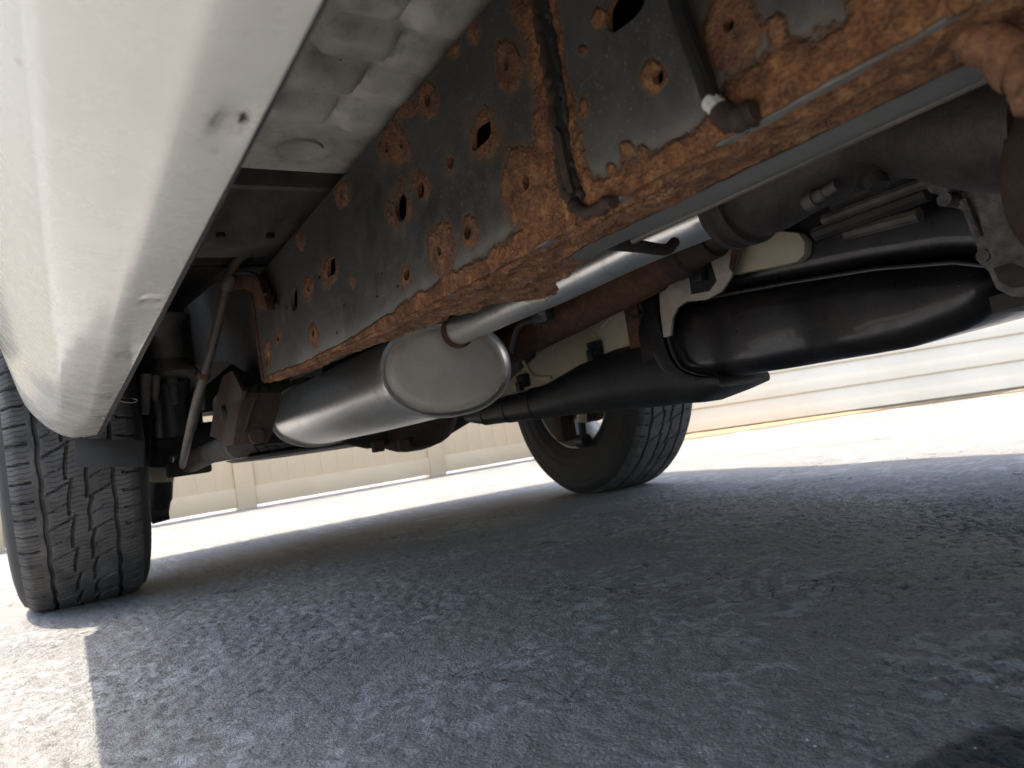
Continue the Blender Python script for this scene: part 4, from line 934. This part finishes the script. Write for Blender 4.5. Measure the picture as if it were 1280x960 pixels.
# ---- gearbox and transfer case at the right edge
def cast_block(name, poly, x, depth, par, mat='cast', bev=.006): return MB().prism([P(u, v, 'X', x) for u, v in poly], (depth, 0, 0)).build(name, M[mat], par, 40, bev=bev)
tc = cast_block('transfer_case', ((1166, 246), (1192, 242), (1236, 226), (1300, 215), (1330, 330), (1300, 350), (1262, 335), (1238, 332), (1220, 322), (1222, 306), (1218, 292), (1200, 262), (1172, 256)), -.06, .12, car)
cast_block('case_ear', ((1136, 204), (1150, 201), (1186, 206), (1203, 238), (1190, 247), (1160, 242), (1150, 226)), -.065, .05, tc)
cast_block('case_flange', ((1218, 300), (1236, 296), (1300, 300), (1330, 350), (1330, 372), (1262, 371), (1244, 362), (1234, 340), (1222, 330)), -.075, .05, tc, bev=.004)
cast_block('case_recess', ((1240, 335), (1262, 328), (1290, 340), (1290, 358), (1262, 360), (1248, 352)), -.077, .01, tc, 'dark', .002)
for u, v, r_ in ((1180, 249, .007), (1229, 303, .006), (1228, 320, .006)):
    MB().lathe([(0, 0), (0, r_), (.05, r_*1.1), (.05, 0)], P(u, v, 'X', -.078), (1, 0, 0), 14).build('case_boss', M['cast'], tc)
for u0, v0, u1, v1 in ((1205, 250, 1232, 318), (1225, 240, 1268, 320), (1246, 232, 1290, 300)):
    MB().tube([P(u0, v0, 'X', -.062), P(u1, v1, 'X', -.062)], .0045, 8).build('case_rib', M['cast'], tc)
MB().loft([rrect(.03, .40, .12, .10, .05, 6, y) for y in (-2.5, -1.80, -1.74)]).build('gearbox', M['cast'], car, 50)
MB().prism([P(u, v, 'X', .02) for u, v in ((1236, 372), (1310, 350), (1310, 374), (1240, 392))], (.3, 0, 0)).build('gearbox_cross_member', M['dark'], car, 30)
# ground strap / sensor wire down the front section of the rail
wr = [P(u, v, 'X', RXO-.011) for u, v in ((838, -40), (848, 10), (860, 45), (872, 75), (880, 95), (886, 115), (893, 130))]
wire = MB().tube(curve(wr, 6), .0042, 10).build('brake_wire', M['black_plastic'], car)
w0, w1 = P(888, 126, 'X', RXO-.011), P(898, 136, 'X', RXO-.011); MB().tube([w0, w1], .0047, 10).build('wire_tape', M['white_mark'], wire)
MB().tube(curve([P(u, v, 'X', RXO-.009) for u, v in ((896, 133), (903, 142), (916, 150), (930, 146), (945, 138))], 5), [.004+.003*rs.rand() for _ in range(21)], 9).build('wire_clip', M['rust_dark'], wire, 60)

# ================================================================== loose chips on the asphalt
chip_me = []
for k in range(4):
    bm = bmesh.new(); bmesh.ops.create_icosphere(bm, subdivisions=1, radius=1)
    for v in bm.verts: v.co *= random.uniform(.6, 1.1); v.co.z *= .5
    m_ = bpy.data.meshes.new('stone_chip'); bm.to_mesh(m_); bm.free(); m_.materials.append(M['stone']); chip_me.append(m_)
V = []; Fc = []
rs = np.random.RandomState(11)
def scatter(u0, u1, v0, v1, n, smin, smax):
    for _ in range(n):
        q = P(rs.uniform(u0, u1), rs.uniform(v0, v1), 'Z', 0.0); s = rs.uniform(smin, smax); m_ = chip_me[rs.randint(4)]; a = rs.uniform(0, 6.28); c, s_ = math.cos(a), math.sin(a); b = len(V)
        for vv_ in m_.vertices: x, y, z = vv_.co; V.append((q[0]+s*(c*x-s_*y), q[1]+s*(s_*x+c*y), q[2]+s*z+.0012))
        for f in m_.polygons: Fc.append(tuple(b+i for i in f.vertices))
scatter(870, 1010, 740, 800, 40, .0010, .0026); scatter(420, 1270, 640, 950, 150, .0006, .0017); scatter(200, 600, 700, 900, 40, .0005, .0012)
me = bpy.data.meshes.new('stone_chips'); me.from_pydata(V, [], Fc); me.materials.append(M['stone']); o = link('stone_chips', me); o['kind'] = 'stuff'
o['label'] = 'tiny pale stone chips scattered over the shaded asphalt'; o['category'] = 'stone chips'
q = P(1273, 592, 'Z', 0.004); lf = link('pebble', chip_me[1]); lf.location = q; lf.scale = (.012, .009, .010); tag(lf, 'small brown pebble on the asphalt at the right edge', 'pebble')
